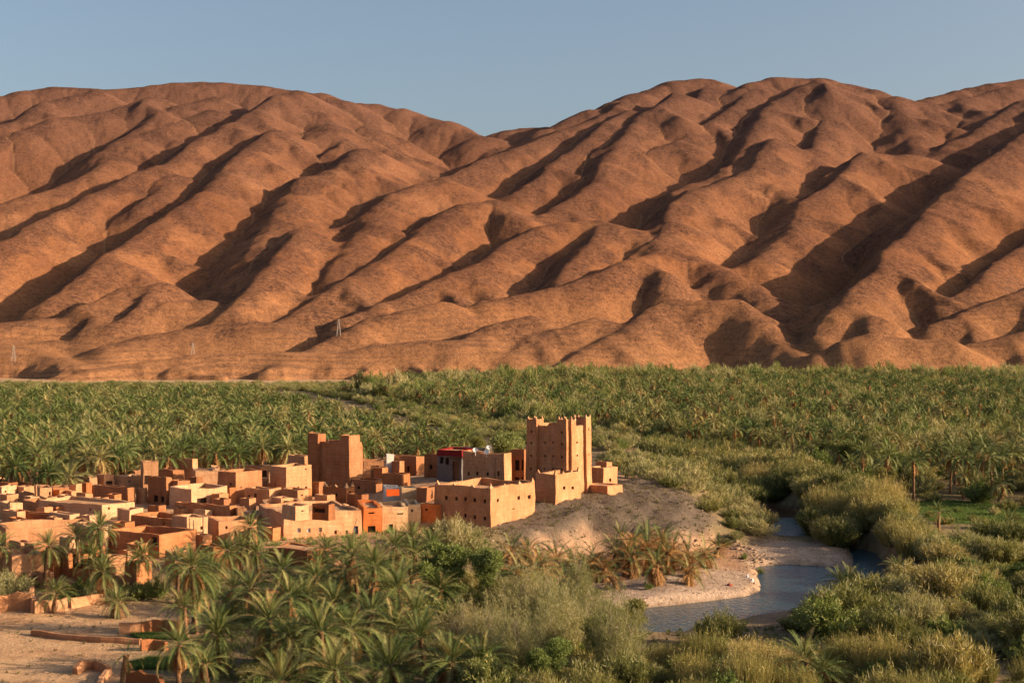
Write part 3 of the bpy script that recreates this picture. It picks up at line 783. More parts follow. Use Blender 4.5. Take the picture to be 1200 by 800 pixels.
    for face, p0, p1, ytp, proud in turrets:
        d = a if face == 'L' else b; nin = b if face == 'L' else a
        ua, ub = sorted((solve_len((x, y), d, p0), solve_len((x, y), d, p1)))
        ua, ub = max(ua, -0.05), ub
        tb = MB(); zt2 = H - (ytp - 400) * (y + d.y * ua) / F - z
        dep = min(ub - ua, 3.0) + proud; zz = zl; nz = 9
        st = d * ua - nin * proud
        hs2 = []
        wd = ub - ua
        for k in range(nz):
            za, zb_ = zl + (zt2 - zl) * k / nz, zl + (zt2 - zl) * (k + 1) / nz
            for i in range(2):
                for (p_, e_, ln) in ((st, d, wd), (st, nin, dep), (st + nin * dep, d, wd), (st + d * wd, nin, dep)):
                    A = p_ + e_ * (ln * i / 2); B = p_ + e_ * (ln * (i + 1) / 2)
                    tb.quad(Vector((A.x, A.y, za)), Vector((B.x, B.y, za)), Vector((B.x, B.y, zb_)), Vector((A.x, A.y, zb_)))
        up = Vector((0, 0, zt2 - 0.4)); tb.quad(st + up, st + d * wd + up, st + d * wd + nin * dep + up, st + nin * dep + up)
        c2 = st + (d * wd + nin * dep) / 2
        tp = []
        for v in tb.v:
            k = (v.z - zl) / (zt2 - zl); q = cen + (v - cen) * (1 - taper * k); q.z = v.z
            tp.append(q + nsv(base + v, 0.45) * 0.06)
        tb.v = tp
        tb_me = tb.mesh('corner_turret', M[mat], weld=True)
        bm = bmesh.new(); bm.from_mesh(tb_me); bmesh.ops.recalc_face_normals(bm, faces=bm.faces); bm.to_mesh(tb_me); bm.free()
        tu = mesh_obj('corner_turret', tb_me, root)
        if mer:
            for e1_, e2_ in ((0.12, 0.12), (wd - 0.12, 0.12), (0.12, dep - 0.12), (wd - 0.12, dep - 0.12)):
                pos = st + d * e1_ + nin * e2_; q = cen + (pos - cen) * (1 - taper)
                mesh_obj('merlon', MERLON, tu, (q.x, q.y, zt2 - 0.08), (0, 0, math.atan2(d.y, d.x)), (0.75, 1.6, 0.95))
    FOOT.append([(x + c.x, y + c.y) for c in cor])
    return root, (x, y, z, zt, a, b, L, R)

def merge_hole(px, py, w=3, h=4.5, f='L'): return (f, px, py, w, h, 'hole')
W_ = merge_hole
# ---- kasbah
house(575, 572, 618, 67, 53, 'long low fortified block with rows of small windows, below the tall tower', 33, 'adobe', name='kasbah_block', cat='kasbah wing', group=None, mer=3.2, par=0.9,
      ops=[W_(522, 583), W_(534, 583.5), W_(545, 584.5), W_(556, 585.5), W_(568, 587), W_(545, 604), W_(556, 605.5), W_(568, 607), W_(583, 586, 2.5, 4, 'R'), W_(609, 583, 3, 4.5, 'R'), W_(621, 582, 3, 4.5, 'R'), W_(602, 596, 3, 1.5, 'R')])
house(666, 499, 580, 49, 24, 'tallest mud tower of the kasbah with horned corner turrets and rows of small square windows', 30, 'adobe', name='kasbah_tower', cat='tower', group=None, mer=0.0, par=1.2, taper=0.05,
      ops=[W_(638, 518.5, 2.0, 2.2), W_(648, 518.5, 2.0, 2.2), W_(638, 534, 2.0, 2.4), W_(648, 534, 2.0, 2.4), W_(638, 549, 2.0, 2.4), W_(648, 549, 2.0, 2.4),
           ('R', 677, 518, 2.4, 2.6, 'pale'), ('R', 677, 533, 2.4, 2.6, 'pale')],
      turrets=[])
def turret_on(root, info, face, p0, p1, ytop, proud, win, mat='adobe', taper=0.05):
    """a corner block standing proud of a tower face, with its own windows and four horns"""
    x, y, z, zt, a, b, L, R = info
    d = a if face == 'L' else b; nin = b if face == 'L' else a
    ua, ub = sorted((solve_len((x, y), d, p0), solve_len((x, y), d, p1)))
    wd = ub - ua; dep = wd + proud
    zl = -1.2; zt2 = H - (ytop - 400) * (y + d.y * ua) / F - z
    st = d * ua - nin * proud
    cen = (b * R + a * L) / 2; hgt = zt2 - zl
    mb = MB()
    hol = []
    for py in win:
        yy = y + d.y * (ua + wd / 2); zc = H - (py - 400) * yy / F - z
        hol.append((wd / 2 - 0.14, wd / 2 + 0.14, zc - 0.17, zc + 0.17))
    wall_b = nin * dep; wd_v = d * wd
    if face == 'R':
        wall_face(mb, st, d, wd, zl, zt2, hol, 1.2)
        wall_face(mb, st + nin * dep, -nin, dep, zl, zt2, [], 1.2); wall_face(mb, st + wd_v, nin, dep, zl, zt2, [], 1.2); wall_face(mb, st + wd_v + wall_b, -d, wd, zl, zt2, [], 1.2)
    else:
        wall_face(mb, st + wd_v, -d, wd, zl, zt2, [(wd - h[1], wd - h[0], h[2], h[3]) for h in hol], 1.2)
        wall_face(mb, st, nin, dep, zl, zt2, [], 1.2); wall_face(mb, st + wd_v + wall_b, -nin, dep, zl, zt2, [], 1.2); wall_face(mb, st + wall_b, d, wd, zl, zt2, [], 1.2)
    up = Vector((0, 0, zt2 - 0.35)); mb.quad(st + up, st + wd_v + up, st + wd_v + wall_b + up, st + wall_b + up)
    base = Vector((x, y, z))
    def warp(v):
        q = cen + (v - cen) * (1 - taper * (v.z - zl) / hgt); q.z = v.z
        return q + nsv(base + v, 0.45) * 0.06 + nsv(base + v, 1.6) * 0.03
    mb.v = [warp(v) for v in mb.v]
    tu = mesh_obj('corner_turret', mb.mesh('corner_turret', M[mat], weld=True), root)
    for h in hol:
        zc = (h[2] + h[3]) / 2
        pos = st + d * (wd / 2) + nin * 0.24; q = cen + (pos - cen) * (1 - taper * (zc - zl) / hgt)
        mesh_obj('window', pane_mesh('hole'), tu, (q.x, q.y, h[2] - 0.05), (0, 0, math.atan2(d.y, d.x) + (math.pi if face == 'L' else 0)), (0.5, 1, 0.5))
    for e1_, e2_ in ((0.2, 0.15), (wd - 0.2, 0.15), (0.2, dep - 0.15), (wd - 0.2, dep - 0.15)):
        pos = st + d * e1_ + nin * e2_; q = cen + (pos - cen) * (1 - taper)
        mesh_obj('merlon', MERLON, tu, (q.x, q.y, zt2 - 0.1), (0, 0, math.atan2(d.y, d.x)), (0.5, 1.1, 0.5))
kt, ki = bpy.data.objects['kasbah_tower'], None
x, y, z = kt.location
t_ = math.radians(30); a_ = Vector((-math.cos(t_), math.sin(t_), 0)); b_ = Vector((math.sin(t_), math.cos(t_), 0))
ki = (x, y, z, 0, a_, b_, solve_len((x, y), a_, 617), solve_len((x, y), b_, 690))
turret_on(kt, ki, 'L', 629.5, 617.5, 491, 0.55, [505.5, 518.5, 533.5, 549])
turret_on(kt, ki, 'L', 666.3, 655, 491.5, 0.55, [506.5, 520, 535, 550])
turret_on(kt, ki, 'R', 684, 690, 488.5, 0.6, [503, 532])
turret_on(kt, ki, 'R', 672.5, 666.8, 492, 0.5, [])

house(651, 556, 590, 24, 30, 'low horned annex in front of the tall tower', 28, 'adobe', name='kasbah_annex', cat='kasbah wing', group=None, mer=2.6, par=0.7,
      ops=[W_(661, 571.5, 3, 4, 'R'), W_(671, 571, 3, 4, 'R')])
house(707, 548, 573, 17, 17, 'small square annex with a raised turret, right end of the kasbah', 35, 'adobe', name='kasbah_annex', cat='kasbah wing', group=None, par=1.0, ops=[W_(715, 562, 2.4, 4, 'R')])
house(711, 541, 570, 11, 3, 'little open turret on top of the right end annex of the kasbah', 35, 'adobe', name='roof_turret', cat='turret', group=None, par=1.3, L=2.0, R=1.6)
house(712, 570, 580, 30, 18, 'low mud footing wall under the right end annex', 40, 'adobe', name='footing_wall', cat='wall', group=None, par=0.1, sink=1.5)
house(591, 531.5, 575, 49, 9, 'square mud block with one row of windows and a pale drain strip by the tower', 22, 'adobe', name='kasbah_block', cat='kasbah wing', group=None, par=0.5,
      ops=[W_(549, 555, 2.8, 4.2), W_(559, 555, 2.8, 4.2), W_(571, 555, 2.8, 4.2), W_(584, 555, 2.6, 6), W_(549, 565, 2.6, 3)])
kb = bpy.data.objects['kasbah_block.001']; x, y, z = kb.location
t2 = math.radians(32); a2 = Vector((-math.cos(t2), math.sin(t2), 0)); b2 = Vector((math.sin(t2), math.cos(t2), 0)); u2 = solve_len((x, y), a2, 580)
mb = MB(); p2_ = a2 * u2 - b2 * 0.12; hz = H - (537 - 400) * y / F - z; mb.box(p2_ + Vector((0, 0, -0.5)), a2 * 0.28, b2 * 0.35, Vector((0, 0, hz + 0.5)))
mesh_obj('drain_strip', mb.mesh('drain_strip', M['adobe_pale']), kb)
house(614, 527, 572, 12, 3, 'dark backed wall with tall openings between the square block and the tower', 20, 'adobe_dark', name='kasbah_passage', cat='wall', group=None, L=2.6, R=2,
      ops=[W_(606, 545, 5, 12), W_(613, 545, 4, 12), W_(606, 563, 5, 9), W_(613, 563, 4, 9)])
house(541, 528, 566, 29, 3, 'dark red house with a crimson top and blue grey lower wall', 20, 'grey_paint', group=None, ops=[W_(517, 539, 4, 8), W_(524, 540, 4, 8), ('L', 534, 551, 8, 22, 'door')], R=7)
house(541.2, 527.5, 535, 29.6, 3.2, 'crimson painted parapet storey on the blue grey house', 20, 'crimson_paint', name='parapet_storey', cat='storey', group=None, R=4.5, zb=9.0, sink=0, par=0.25)

# ---- the second, darker tower to the left
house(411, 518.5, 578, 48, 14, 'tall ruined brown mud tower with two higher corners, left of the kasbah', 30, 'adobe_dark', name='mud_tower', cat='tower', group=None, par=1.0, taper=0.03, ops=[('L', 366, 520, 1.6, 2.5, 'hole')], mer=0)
mt_ = bpy.data.objects['mud_tower']; x, y, z = mt_.location
mi_ = (x, y, z, 0, a_, b_, solve_len((x, y), a_, 362), solve_len((x, y), b_, 425))
def plain_turret(p0, p1, yt_, proud, face, dep=None):
    x, y, z, _, a, b, L, R = mi_
    d = a if face == 'L' else b; nin = b if face == 'L' else a
    ua, ub = sorted((solve_len((x, y), d, p0), solve_len((x, y), d, p1))); wd = ub - ua; dep = dep or wd
    zt2 = H - (yt_ - 400) * (y + d.y * ua) / F - z
    mb = MB(); st = d * ua - nin * proud
    n = 8
    for k in range(n):
        za, zb_ = -1 + (zt2 + 1) * k / n, -1 + (zt2 + 1) * (k + 1) / n
        ring = [st, st + d * wd, st + d * wd + nin * dep, st + nin * dep]
        if d.cross(nin).z < 0: ring = ring[::-1]
        for p_, q_ in zip(ring, ring[1:] + ring[:1]):
            for i in range(2):
                A, B = p_.lerp(q_, i / 2), p_.lerp(q_, (i + 1) / 2)
                mb.quad(A + Vector((0, 0, za)), B + Vector((0, 0, za)), B + Vector((0, 0, zb_)), A + Vector((0, 0, zb_)))
    U = Vector((0, 0, zt2)); mb.quad(*[r + U for r in ring])
    cen = (b * R + a * L) / 2; base = Vector((x, y, z)); out = []
    for v in mb.v:
        q = cen + (v - cen) * (1 - 0.03 * (v.z + 1) / (zt2 + 1)); q.z = v.z
        wv = nsv(base + v, 0.4) * 0.09 + nsv(base + v, 1.5) * 0.05
        if v.z > zt2 - 0.01: wv.z *= 4
        out.append(q + wv)
    mb.v = out
    return mesh_obj('corner_turret', mb.mesh('corner_turret', M['adobe_dark'], weld=True), mt_)
plain_turret(362, 374, 508.5, 0.45, 'L'); plain_turret(411.5, 401, 510, 0.45, 'L', 3.0)
plain_turret(420, 425.5, 522, 0.1, 'R', 3.0)
for i_ in range(2):
    u_ = solve_len((x, y), a_, (384, 398)[i_]); pz = H - (518.5 - 400) * (y + a_.y * u_) / F - z
    mesh_obj('merlon', MERLON, mt_, (a_.x * u_ + b_.x * .2, a_.y * u_ + b_.y * .2, pz - 0.1), (0, 0, 2.6), (0.7, 1, 0.6))
house(426, 540, 563, 1, 24, 'lit mud wall house with a large brown door, right of the ruined tower', 58, 'adobe', ops=[('R', 439, 553.5, 10, 16, 'door'), ('R', 421, 556, 4, 8, 'hole')], L=5)
house(453, 532, 562, 3, 6, 'whitewashed gate post house beside the brown door', 40, 'white_paint', name='gate_post', cat='gate post', group=None, L=1.3, R=1.3, par=0.1)
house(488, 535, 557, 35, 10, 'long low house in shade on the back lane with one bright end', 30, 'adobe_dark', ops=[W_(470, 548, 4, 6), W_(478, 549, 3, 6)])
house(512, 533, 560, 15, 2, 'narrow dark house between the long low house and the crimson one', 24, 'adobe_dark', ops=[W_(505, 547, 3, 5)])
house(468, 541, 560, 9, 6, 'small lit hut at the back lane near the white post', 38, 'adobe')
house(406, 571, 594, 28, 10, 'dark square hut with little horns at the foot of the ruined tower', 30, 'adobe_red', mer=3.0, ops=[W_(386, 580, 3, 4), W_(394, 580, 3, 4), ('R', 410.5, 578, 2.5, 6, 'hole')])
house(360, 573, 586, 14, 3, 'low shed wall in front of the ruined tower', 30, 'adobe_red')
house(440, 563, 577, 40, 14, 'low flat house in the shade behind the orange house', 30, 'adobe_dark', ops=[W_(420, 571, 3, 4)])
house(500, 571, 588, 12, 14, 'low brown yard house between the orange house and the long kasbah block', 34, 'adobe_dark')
# ---- orange and cream painted house
hr, hi_ = house(426, 595, 624, 2, 22, 'orange painted house with a black doorway and a slot window', 58, 'orange_paint', group=None, ops=[('R', 435, 601, 7, 1.8, 'hole'), ('R', 435.5, 622, 9, 12, 'hole')], L=9, par=0.35)
house(447.5, 595, 621, 1, 31, 'cream painted house with a slot window, joined to the orange house', 58, 'cream_paint', group=None, ops=[('R', 469, 601.5, 7, 1.6, 'hole'), ('R', 458, 618, 5, 8, 'hole')], L=8, par=0.35)
house(478, 592, 615, 1, 15, 'pale house joined to the cream house', 55, 'cream_paint', group=None, ops=[('R', 483, 598, 2.5, 3, 'hole')], L=7)
house(511, 592, 613, 19, 2, 'red painted low house beside the cream house', 25, 'orange_paint', group=None, ops=[W_(499, 597, 3, 3)])
house(451, 571, 590, 1.5, 18, 'rooftop hut with a bright orange front and white frame', 62, 'white_paint', name='rooftop_hut', cat='hut', group=None, L=4, par=0.2, ops=[])
house(453, 573.5, 581, 1, 15, 'bright orange panel on the white framed rooftop hut', 62, 'orange_cloth', name='orange_panel', cat='panel', group=None, L=0.3, zb=5.0, sink=0, par=0.05, taper=0)
house(471, 572, 590, 1, 17, 'cream rooftop block right of the hut with the orange front', 58, 'cream_paint', name='rooftop_hut', cat='hut', group=None, L=4, par=0.2)
# ---- the long plastered wall and things before it
house(332, 602, 631, 30, 93, 'long plastered house with pale blue windows and a blue door, behind the front palms', 64, 'adobe', ops=[('R', 350, 621, 4, 5, 'pale'), ('R', 362, 621, 4, 5, 'pale'), ('R', 376, 620.5, 4, 5, 'pale'), ('R', 394, 623.5, 3, 4.5, 'door'), ('R', 407, 624, 3, 4.5, 'door'), ('R', 418, 621, 5, 10, 'blue'),
      ('L', 309.5, 627, 7, 7, 'green'), ('L', 322, 624, 2, 3, 'pale'), ('L', 326, 624, 2, 3, 'pale')], par=0.35)
house(346, 593, 604, 5, 17, 'rooftop room standing on the long plastered house', 50, 'adobe_pale', name='rooftop_hut', cat='hut', zb=6.8, sink=0.6, group=None, L=3, ops=[('R', 355, 598, 4, 1.4, 'hole')])
house(385, 592, 604, 19, 2, 'dark open fronted rooftop shed on the long plastered house', 20, 'adobe_dark', name='rooftop_hut', cat='hut', zb=6.6, sink=0.6, group=None, ops=[W_(373, 597, 15, 6)])
house(360, 646, 668, 46, 26, 'flat roofed shed with a shaded left wall among the front palms', 36, 'adobe_red', par=0.05, ops=[('R', 374, 658, 8, 14, 'hole')])
house(385, 648, 664, 2, 22, 'broken pale stone wall house beside the flat roofed shed', 50, 'adobe_pale', name='ruined_house', cat='ruin', group=None, ruin=0.9, roof=False, L=4)
# ---- middle right cluster
house(335, 547, 585, 19, 31, 'big tall house with rough pale lit wall, left of the ruined tower', 42, 'adobe_pale', ops=[W_(350, 571, 1.8, 3, 'R'), W_(359, 573, 2.5, 6, 'R'), W_(359, 549, 1.6, 2, 'R'), W_(345, 573, 1.5, 3, 'R')])
house(357, 534, 572, 20, 9, 'roof room on top of the big pale house next to the ruined tower', 42, 'adobe', name='roof_room', cat='roof room', group=None)
house(305, 546, 574, 17, 10, 'two storey house with an open dark loggia at its top corner', 36, 'adobe', ops=[('R', 310, 555, 7, 8, 'hole'), W_(299, 559, 2.5, 3)])
house(306, 562, 582, 29, 9, 'brown low house under the two storey loggia house', 36, 'adobe', ops=[W_(304, 571, 2.5, 4), W_(290, 566, 2, 3)])
house(316, 573, 593, 30, 14, 'orange lit house with two dark doorways and a rounded top', 34, 'adobe', ops=[W_(291.5, 584, 3, 8), W_(299.5, 581, 3, 6)])
house(349, 574, 593, 19, 13, 'small orange house right of the one with two doorways', 34, 'adobe', ops=[W_(354, 580, 2, 2, 'R')])
house(311, 590, 606, 2, 44, 'low sunlit terrace house behind the long plastered house', 60, 'adobe_pale', ops=[], L=6)
# ---- middle
house(226, 538.5, 566, 40, 6, 'tall back house with a shaded upper storey and a bright corner', 30, 'adobe', ops=[W_(210, 546, 2, 3)])
house(203, 549, 572, 19, 13, 'broken roofed lower storey before the tall back house', 34, 'adobe_dark', ruin=0.5, name='ruined_house', cat='ruin', group=None)
house(168, 542, 578, 2, 18, 'sunlit house with one dark window left of the tall back house', 52, 'adobe_pale', ops=[('R', 173.5, 562, 10, 10, 'hole')], L=5)
house(158, 549, 570, 1, 12, 'broken low ruin with three little openings behind the window house', 50, 'adobe', ruin=0.8, roof=False, name='ruined_house', cat='ruin', group=None, L=4, ops=[W_(161, 552, 2, 2, 'R'), W_(166, 552, 2, 2, 'R')])
house(229, 551, 576, 1, 26, 'house with a smooth pale wall and jagged top corner behind the window terrace', 52, 'adobe_pale', ruin=0.25, L=6)
house(249, 545, 570, 1, 7, 'jagged corner pier rising over the smooth pale wall', 50, 'adobe_pale', ruin=0.5, name='ruined_house', cat='ruin', group=None, L=3)
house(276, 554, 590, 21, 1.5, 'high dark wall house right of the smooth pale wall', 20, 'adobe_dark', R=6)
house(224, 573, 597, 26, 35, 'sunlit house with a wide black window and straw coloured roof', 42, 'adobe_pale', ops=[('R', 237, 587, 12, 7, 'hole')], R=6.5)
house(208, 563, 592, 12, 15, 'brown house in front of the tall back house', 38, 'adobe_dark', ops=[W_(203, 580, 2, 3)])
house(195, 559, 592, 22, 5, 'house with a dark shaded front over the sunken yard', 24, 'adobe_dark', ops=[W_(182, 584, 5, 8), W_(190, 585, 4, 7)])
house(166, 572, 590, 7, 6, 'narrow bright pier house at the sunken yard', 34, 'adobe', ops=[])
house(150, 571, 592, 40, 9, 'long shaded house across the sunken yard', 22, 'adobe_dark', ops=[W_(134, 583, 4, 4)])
house(145, 558, 576, 11, 22, 'house with a long low sunlit wall at the edge of the grove', 40, 'adobe_pale')
house(122, 557, 577, 9, 12, 'little house with a black window at the edge of the grove', 38, 'adobe', ops=[('R', 128.5, 565.5, 8, 4.5, 'hole')])
house(105, 560, 578, 2, 8, 'narrow pale house left of the one with the black window', 46, 'adobe_pale', L=4)
house(101, 566, 585, 7, 4, 'thin shaded hut between two pale houses at the grove edge', 30, 'adobe_red')
house(89, 568, 586, 9, 6, 'house with one shaded and one bright wall by the grove', 34, 'adobe')
house(62, 571, 589, 2, 19, 'house with an open frame front and a square black window', 52, 'adobe', ops=[('R', 72.5, 578.5, 4.5, 6, 'hole'), ('R', 66.5, 578, 3, 8, 'door')], L=4)
house(47, 572, 594, 2, 14, 'orange house with a narrow black doorway by the open frame house', 50, 'adobe', ops=[('R', 59, 579, 3, 6, 'hole')], L=5)
house(42, 565, 584, 3, 6, 'jagged thin tower hut at the back left', 40, 'adobe_pale', ruin=0.6, name='ruined_house', cat='ruin', group=None, L=2)
house(52, 560, 574, 4, 5, 'single standing mud pillar at the grove edge', 40, 'adobe_red', ruin=0.5, name='ruined_house', cat='ruin', group=None, L=2, R=2)
house(18, 559, 573, 24, 9, 'roofless ruin with small holes, back left corner', 36, 'adobe', ruin=0.9, roof=False, name='ruined_house', cat='ruin', group=None, ops=[W_(22, 566, 2, 3, 'R'), W_(8, 566, 2, 3)])
house(30, 562, 577, 8, 10, 'roofless ruin beside the back left corner ruin', 40, 'adobe_red', ruin=0.9, roof=False, name='ruined_house', cat='ruin', group=None)
house(32, 576, 590, 12, 7, 'low broken house with piled rubble on its roof', 36, 'adobe', ruin=0.4)
house(45, 588, 603, 19, 20, 'orange walled low house left of the shaded yard walls', 40, 'adobe')
house(12, 590, 609, 14, 15, 'bright house at the left edge with a thin pole beside it', 44, 'adobe_pale')
house(88, 588, 600, 24, 9, 'low house with a shaded front and bright end, left of the long brown wall', 28, 'adobe')
house(120, 592, 610, 76, 33, 'wide house with a very long shaded front and a smooth sunlit end', 32, 'adobe_pale', R=6)
house(152, 597, 614, 15, 16, 'cube house with one shaded and one sunlit wall below the wide house', 36, 'adobe_pale', ops=[('R', 159.5, 606, 2, 3, 'hole')])
house(194, 604, 616, 20, 9, 'house with a white painted end wall and small window', 34, 'white_paint', ops=[('R', 198.5, 607.5, 2.5, 3.5, 'pale')])
house(218, 610, 630, 66, 4, 'very long brown yard wall house in the middle of the village', 20, 'adobe_red', par=1.2, R=5)
house(270, 593, 614, 66, 8, 'long dark fronted house behind the house with poles', 24, 'adobe_red', par=0.9)
house(278, 597, 616, 1, 12, 'small orange house right of the long dark fronted house', 55, 'adobe', L=4)
house(219, 607, 640, 18, 25, 'sunlit house with thin poles leaning on its front', 44, 'adobe_pale')
house(256, 611, 636, 14, 46, 'orange house at the front edge with a plain wide wall', 58, 'adobe', L=5)
house(82, 602, 621, 25, 11, 'cube house with a broad shaded wall and bright right side', 30, 'adobe_pale')
house(57, 611, 624, 12, 4, 'small low box house left of the cube house', 30, 'adobe')
house(42, 610, 622, 32, 4, 'low house with a long shaded yard wall, left front', 26, 'adobe_red', par=0.9)
house(60, 603, 617, 48, 10, 'flat house with a dark strip wall above the left front terrace', 26, 'adobe_red')
house(6, 621, 640, 6, 77, 'long orange terrace house at the left front edge', 62, 'adobe', R=11, L=8)
house(187, 627, 654, 61, 4, 'red brown house with a stepped front behind the front palms', 26, 'adobe_red', R=6, ops=[W_(181, 634, 6, 10), W_(150, 640, 2.5, 3), W_(135, 638, 2.5, 3)])
house(110, 618, 650, 5, 17, 'bright house end behind the thin palms', 48, 'adobe_pale', L=5)
house(192, 631, 650, 2, 38, 'low orange wall house behind the drooping palm', 58, 'adobe', L=5)
house(82, 632, 662, 5, 10, 'bright gate pier house beside the dark gateway', 45, 'adobe_pale', L=2.5)
house(80, 646, 675, 45, 26, 'tumbled red house with dark openings behind the left palms', 40, 'adobe_red', ruin=0.5, ops=[W_(60, 655, 5, 9), W_(70, 657, 5, 8), ('R', 92, 660, 12, 14, 'hole')])
house(14, 652, 694, 4, 38, 'tall orange house with a small black window, left front', 58, 'adobe', ops=[('R', 41, 677, 4.5, 6, 'hole')], L=6)
house(50, 671, 692, 28, 14, 'low orange lean-to at the foot of the tall left house', 44, 'adobe', par=0.2)

# ---- smaller houses packed between the larger ones
for xc, yt, yb, wl, wr, lab, mt in [
 (20, 600, 618, 18, 10, 'low yard house below the pole at the left edge', 'adobe'), (100, 578, 595, 11, 9, 'small house before the thin shaded hut', 'adobe'), (76, 581, 596, 9, 11, 'small house before the open frame front', 'adobe_pale'),
 (172, 606, 622, 11, 12, 'small house between the cube house and the white end wall', 'adobe'), (240, 598, 613, 13, 9, 'small house on the long dark fronted row', 'adobe_pale'), (292, 583, 602, 11, 8, 'small house below the two doorways', 'adobe'),
 (146, 613, 628, 15, 12, 'low house below the cube house', 'adobe_red'), (105, 605, 622, 11, 9, 'small house below the very long shaded front', 'adobe_pale'), (257, 578, 596, 9, 11, 'little house right of the black window house', 'adobe'),
 (472, 556, 574, 24, 9, 'low house on the back lane before the shaded row', 'adobe_red'), (300, 601, 620, 15, 12, 'small house left of the plastered long house', 'adobe_pale'), (26, 612, 628, 12, 11, 'small bright house at the left front terrace', 'adobe_pale'),
 (186, 594, 611, 13, 9, 'small brown house below the sunken yard', 'adobe_dark'), (269, 571, 591, 9, 7, 'narrow house beside the high dark wall', 'adobe_red'), (238, 627, 648, 14, 11, 'small house below the house with poles', 'adobe'),
 (162, 637, 658, 14, 12, 'small red house under the stepped one', 'adobe_red'), (424, 580, 598, 17, 8, 'small house left of the orange fronted hut', 'adobe_dark'), (330, 584, 602, 12, 14, 'low house between the orange houses and the roof shed', 'adobe'),
 (66, 593, 606, 14, 12, 'tiny house above the flat house', 'adobe_red'), (134, 580, 594, 10, 8, 'tiny house in the sunken yard', 'adobe_red'), (112, 569, 584, 9, 7, 'tiny bright house by the grove edge', 'adobe_pale'),
 (396, 603, 620, 12, 14, 'house behind the blue door wall', 'adobe_pale'), (40, 637, 662, 12, 18, 'house between the terrace and the tall orange one', 'adobe'), (112, 640, 664, 14, 12, 'house behind the twin thin palms', 'adobe_red'),
 (10, 566, 580, 12, 11, 'small ruinous house at the back left edge', 'adobe_red'), (70, 574, 590, 10, 7, 'tiny red house between the pillar and the black window house', 'adobe_red'), (28, 571, 586, 9, 12, 'small tan house before the back left ruins', 'adobe'),
 (55, 583, 599, 9, 12, 'small tan house below the orange house with a doorway', 'adobe'), (84, 575, 591, 8, 8, 'small tan house before the shaded and bright walled one', 'adobe'), (8, 580, 596, 14, 14, 'low tan house at the left edge below the long low one', 'adobe'),
 (118, 583, 598, 9, 10, 'tiny tan house left of the sunken yard', 'adobe'), (64, 606, 622, 10, 9, 'tiny tan house beside the cube house with a broad shade', 'adobe'), (262, 585, 602, 12, 9, 'small dark house on the lane by the high dark wall', 'adobe_dark'),
 (340, 587, 602, 13, 8, 'small tan house behind the rooftop room', 'adobe'), (374, 565, 582, 9, 6, 'little dark house at the foot of the ruined tower', 'adobe_dark'), (322, 566, 584, 9, 8, 'little tan house between the loggia house and the big pale one', 'adobe'),
 (24, 636, 658, 14, 16, 'house before the left end of the orange terrace', 'adobe'), (62, 655, 684, 16, 18, 'house between the tall orange one and the gate pier', 'adobe_red'),
 (128, 652, 676, 14, 20, 'house behind the mud wall and dark shrubs', 'adobe'), (160, 660, 684, 14, 18, 'house under the drooping palm at the yard', 'adobe_red'), (205, 646, 670, 12, 20, 'house below the low orange wall house', 'adobe'),
 (150, 645, 664, 12, 12, 'small house under the front of the stepped red one', 'adobe'), (100, 668, 690, 18, 14, 'ruddy house by the dark gateway', 'adobe_red'), (178, 618, 634, 12, 13, 'little house on the brown yard wall', 'adobe_pale'),
 (250, 640, 660, 16, 14, 'house before the orange wide wall', 'adobe_red'), (52, 594, 608, 10, 10, 'tiny house left of the wide one', 'adobe'), (36, 582, 596, 8, 11, 'tiny house under the ruins', 'adobe_pale'), (213, 596, 610, 10, 9, 'tiny house above the very long yard wall', 'adobe'),
 (290, 622, 640, 16, 12, 'house before the orange front edge house', 'adobe'), (230, 560, 580, 9, 8, 'narrow house below the tall back house', 'adobe_dark'), (2, 570, 588, 6, 18, 'long low house at the left edge of the ruins', 'adobe_pale'),
 (320, 618, 634, 10, 9, 'small house with its back to the plastered one', 'adobe_red'), (383, 580, 598, 14, 10, 'low house under the little horned hut', 'adobe'), (448, 548, 566, 10, 8, 'tiny house right of the brown door', 'adobe_red')]:
    house(xc, yt, yb, wl, wr, lab, 33 + (xc * 7) % 13, mt)
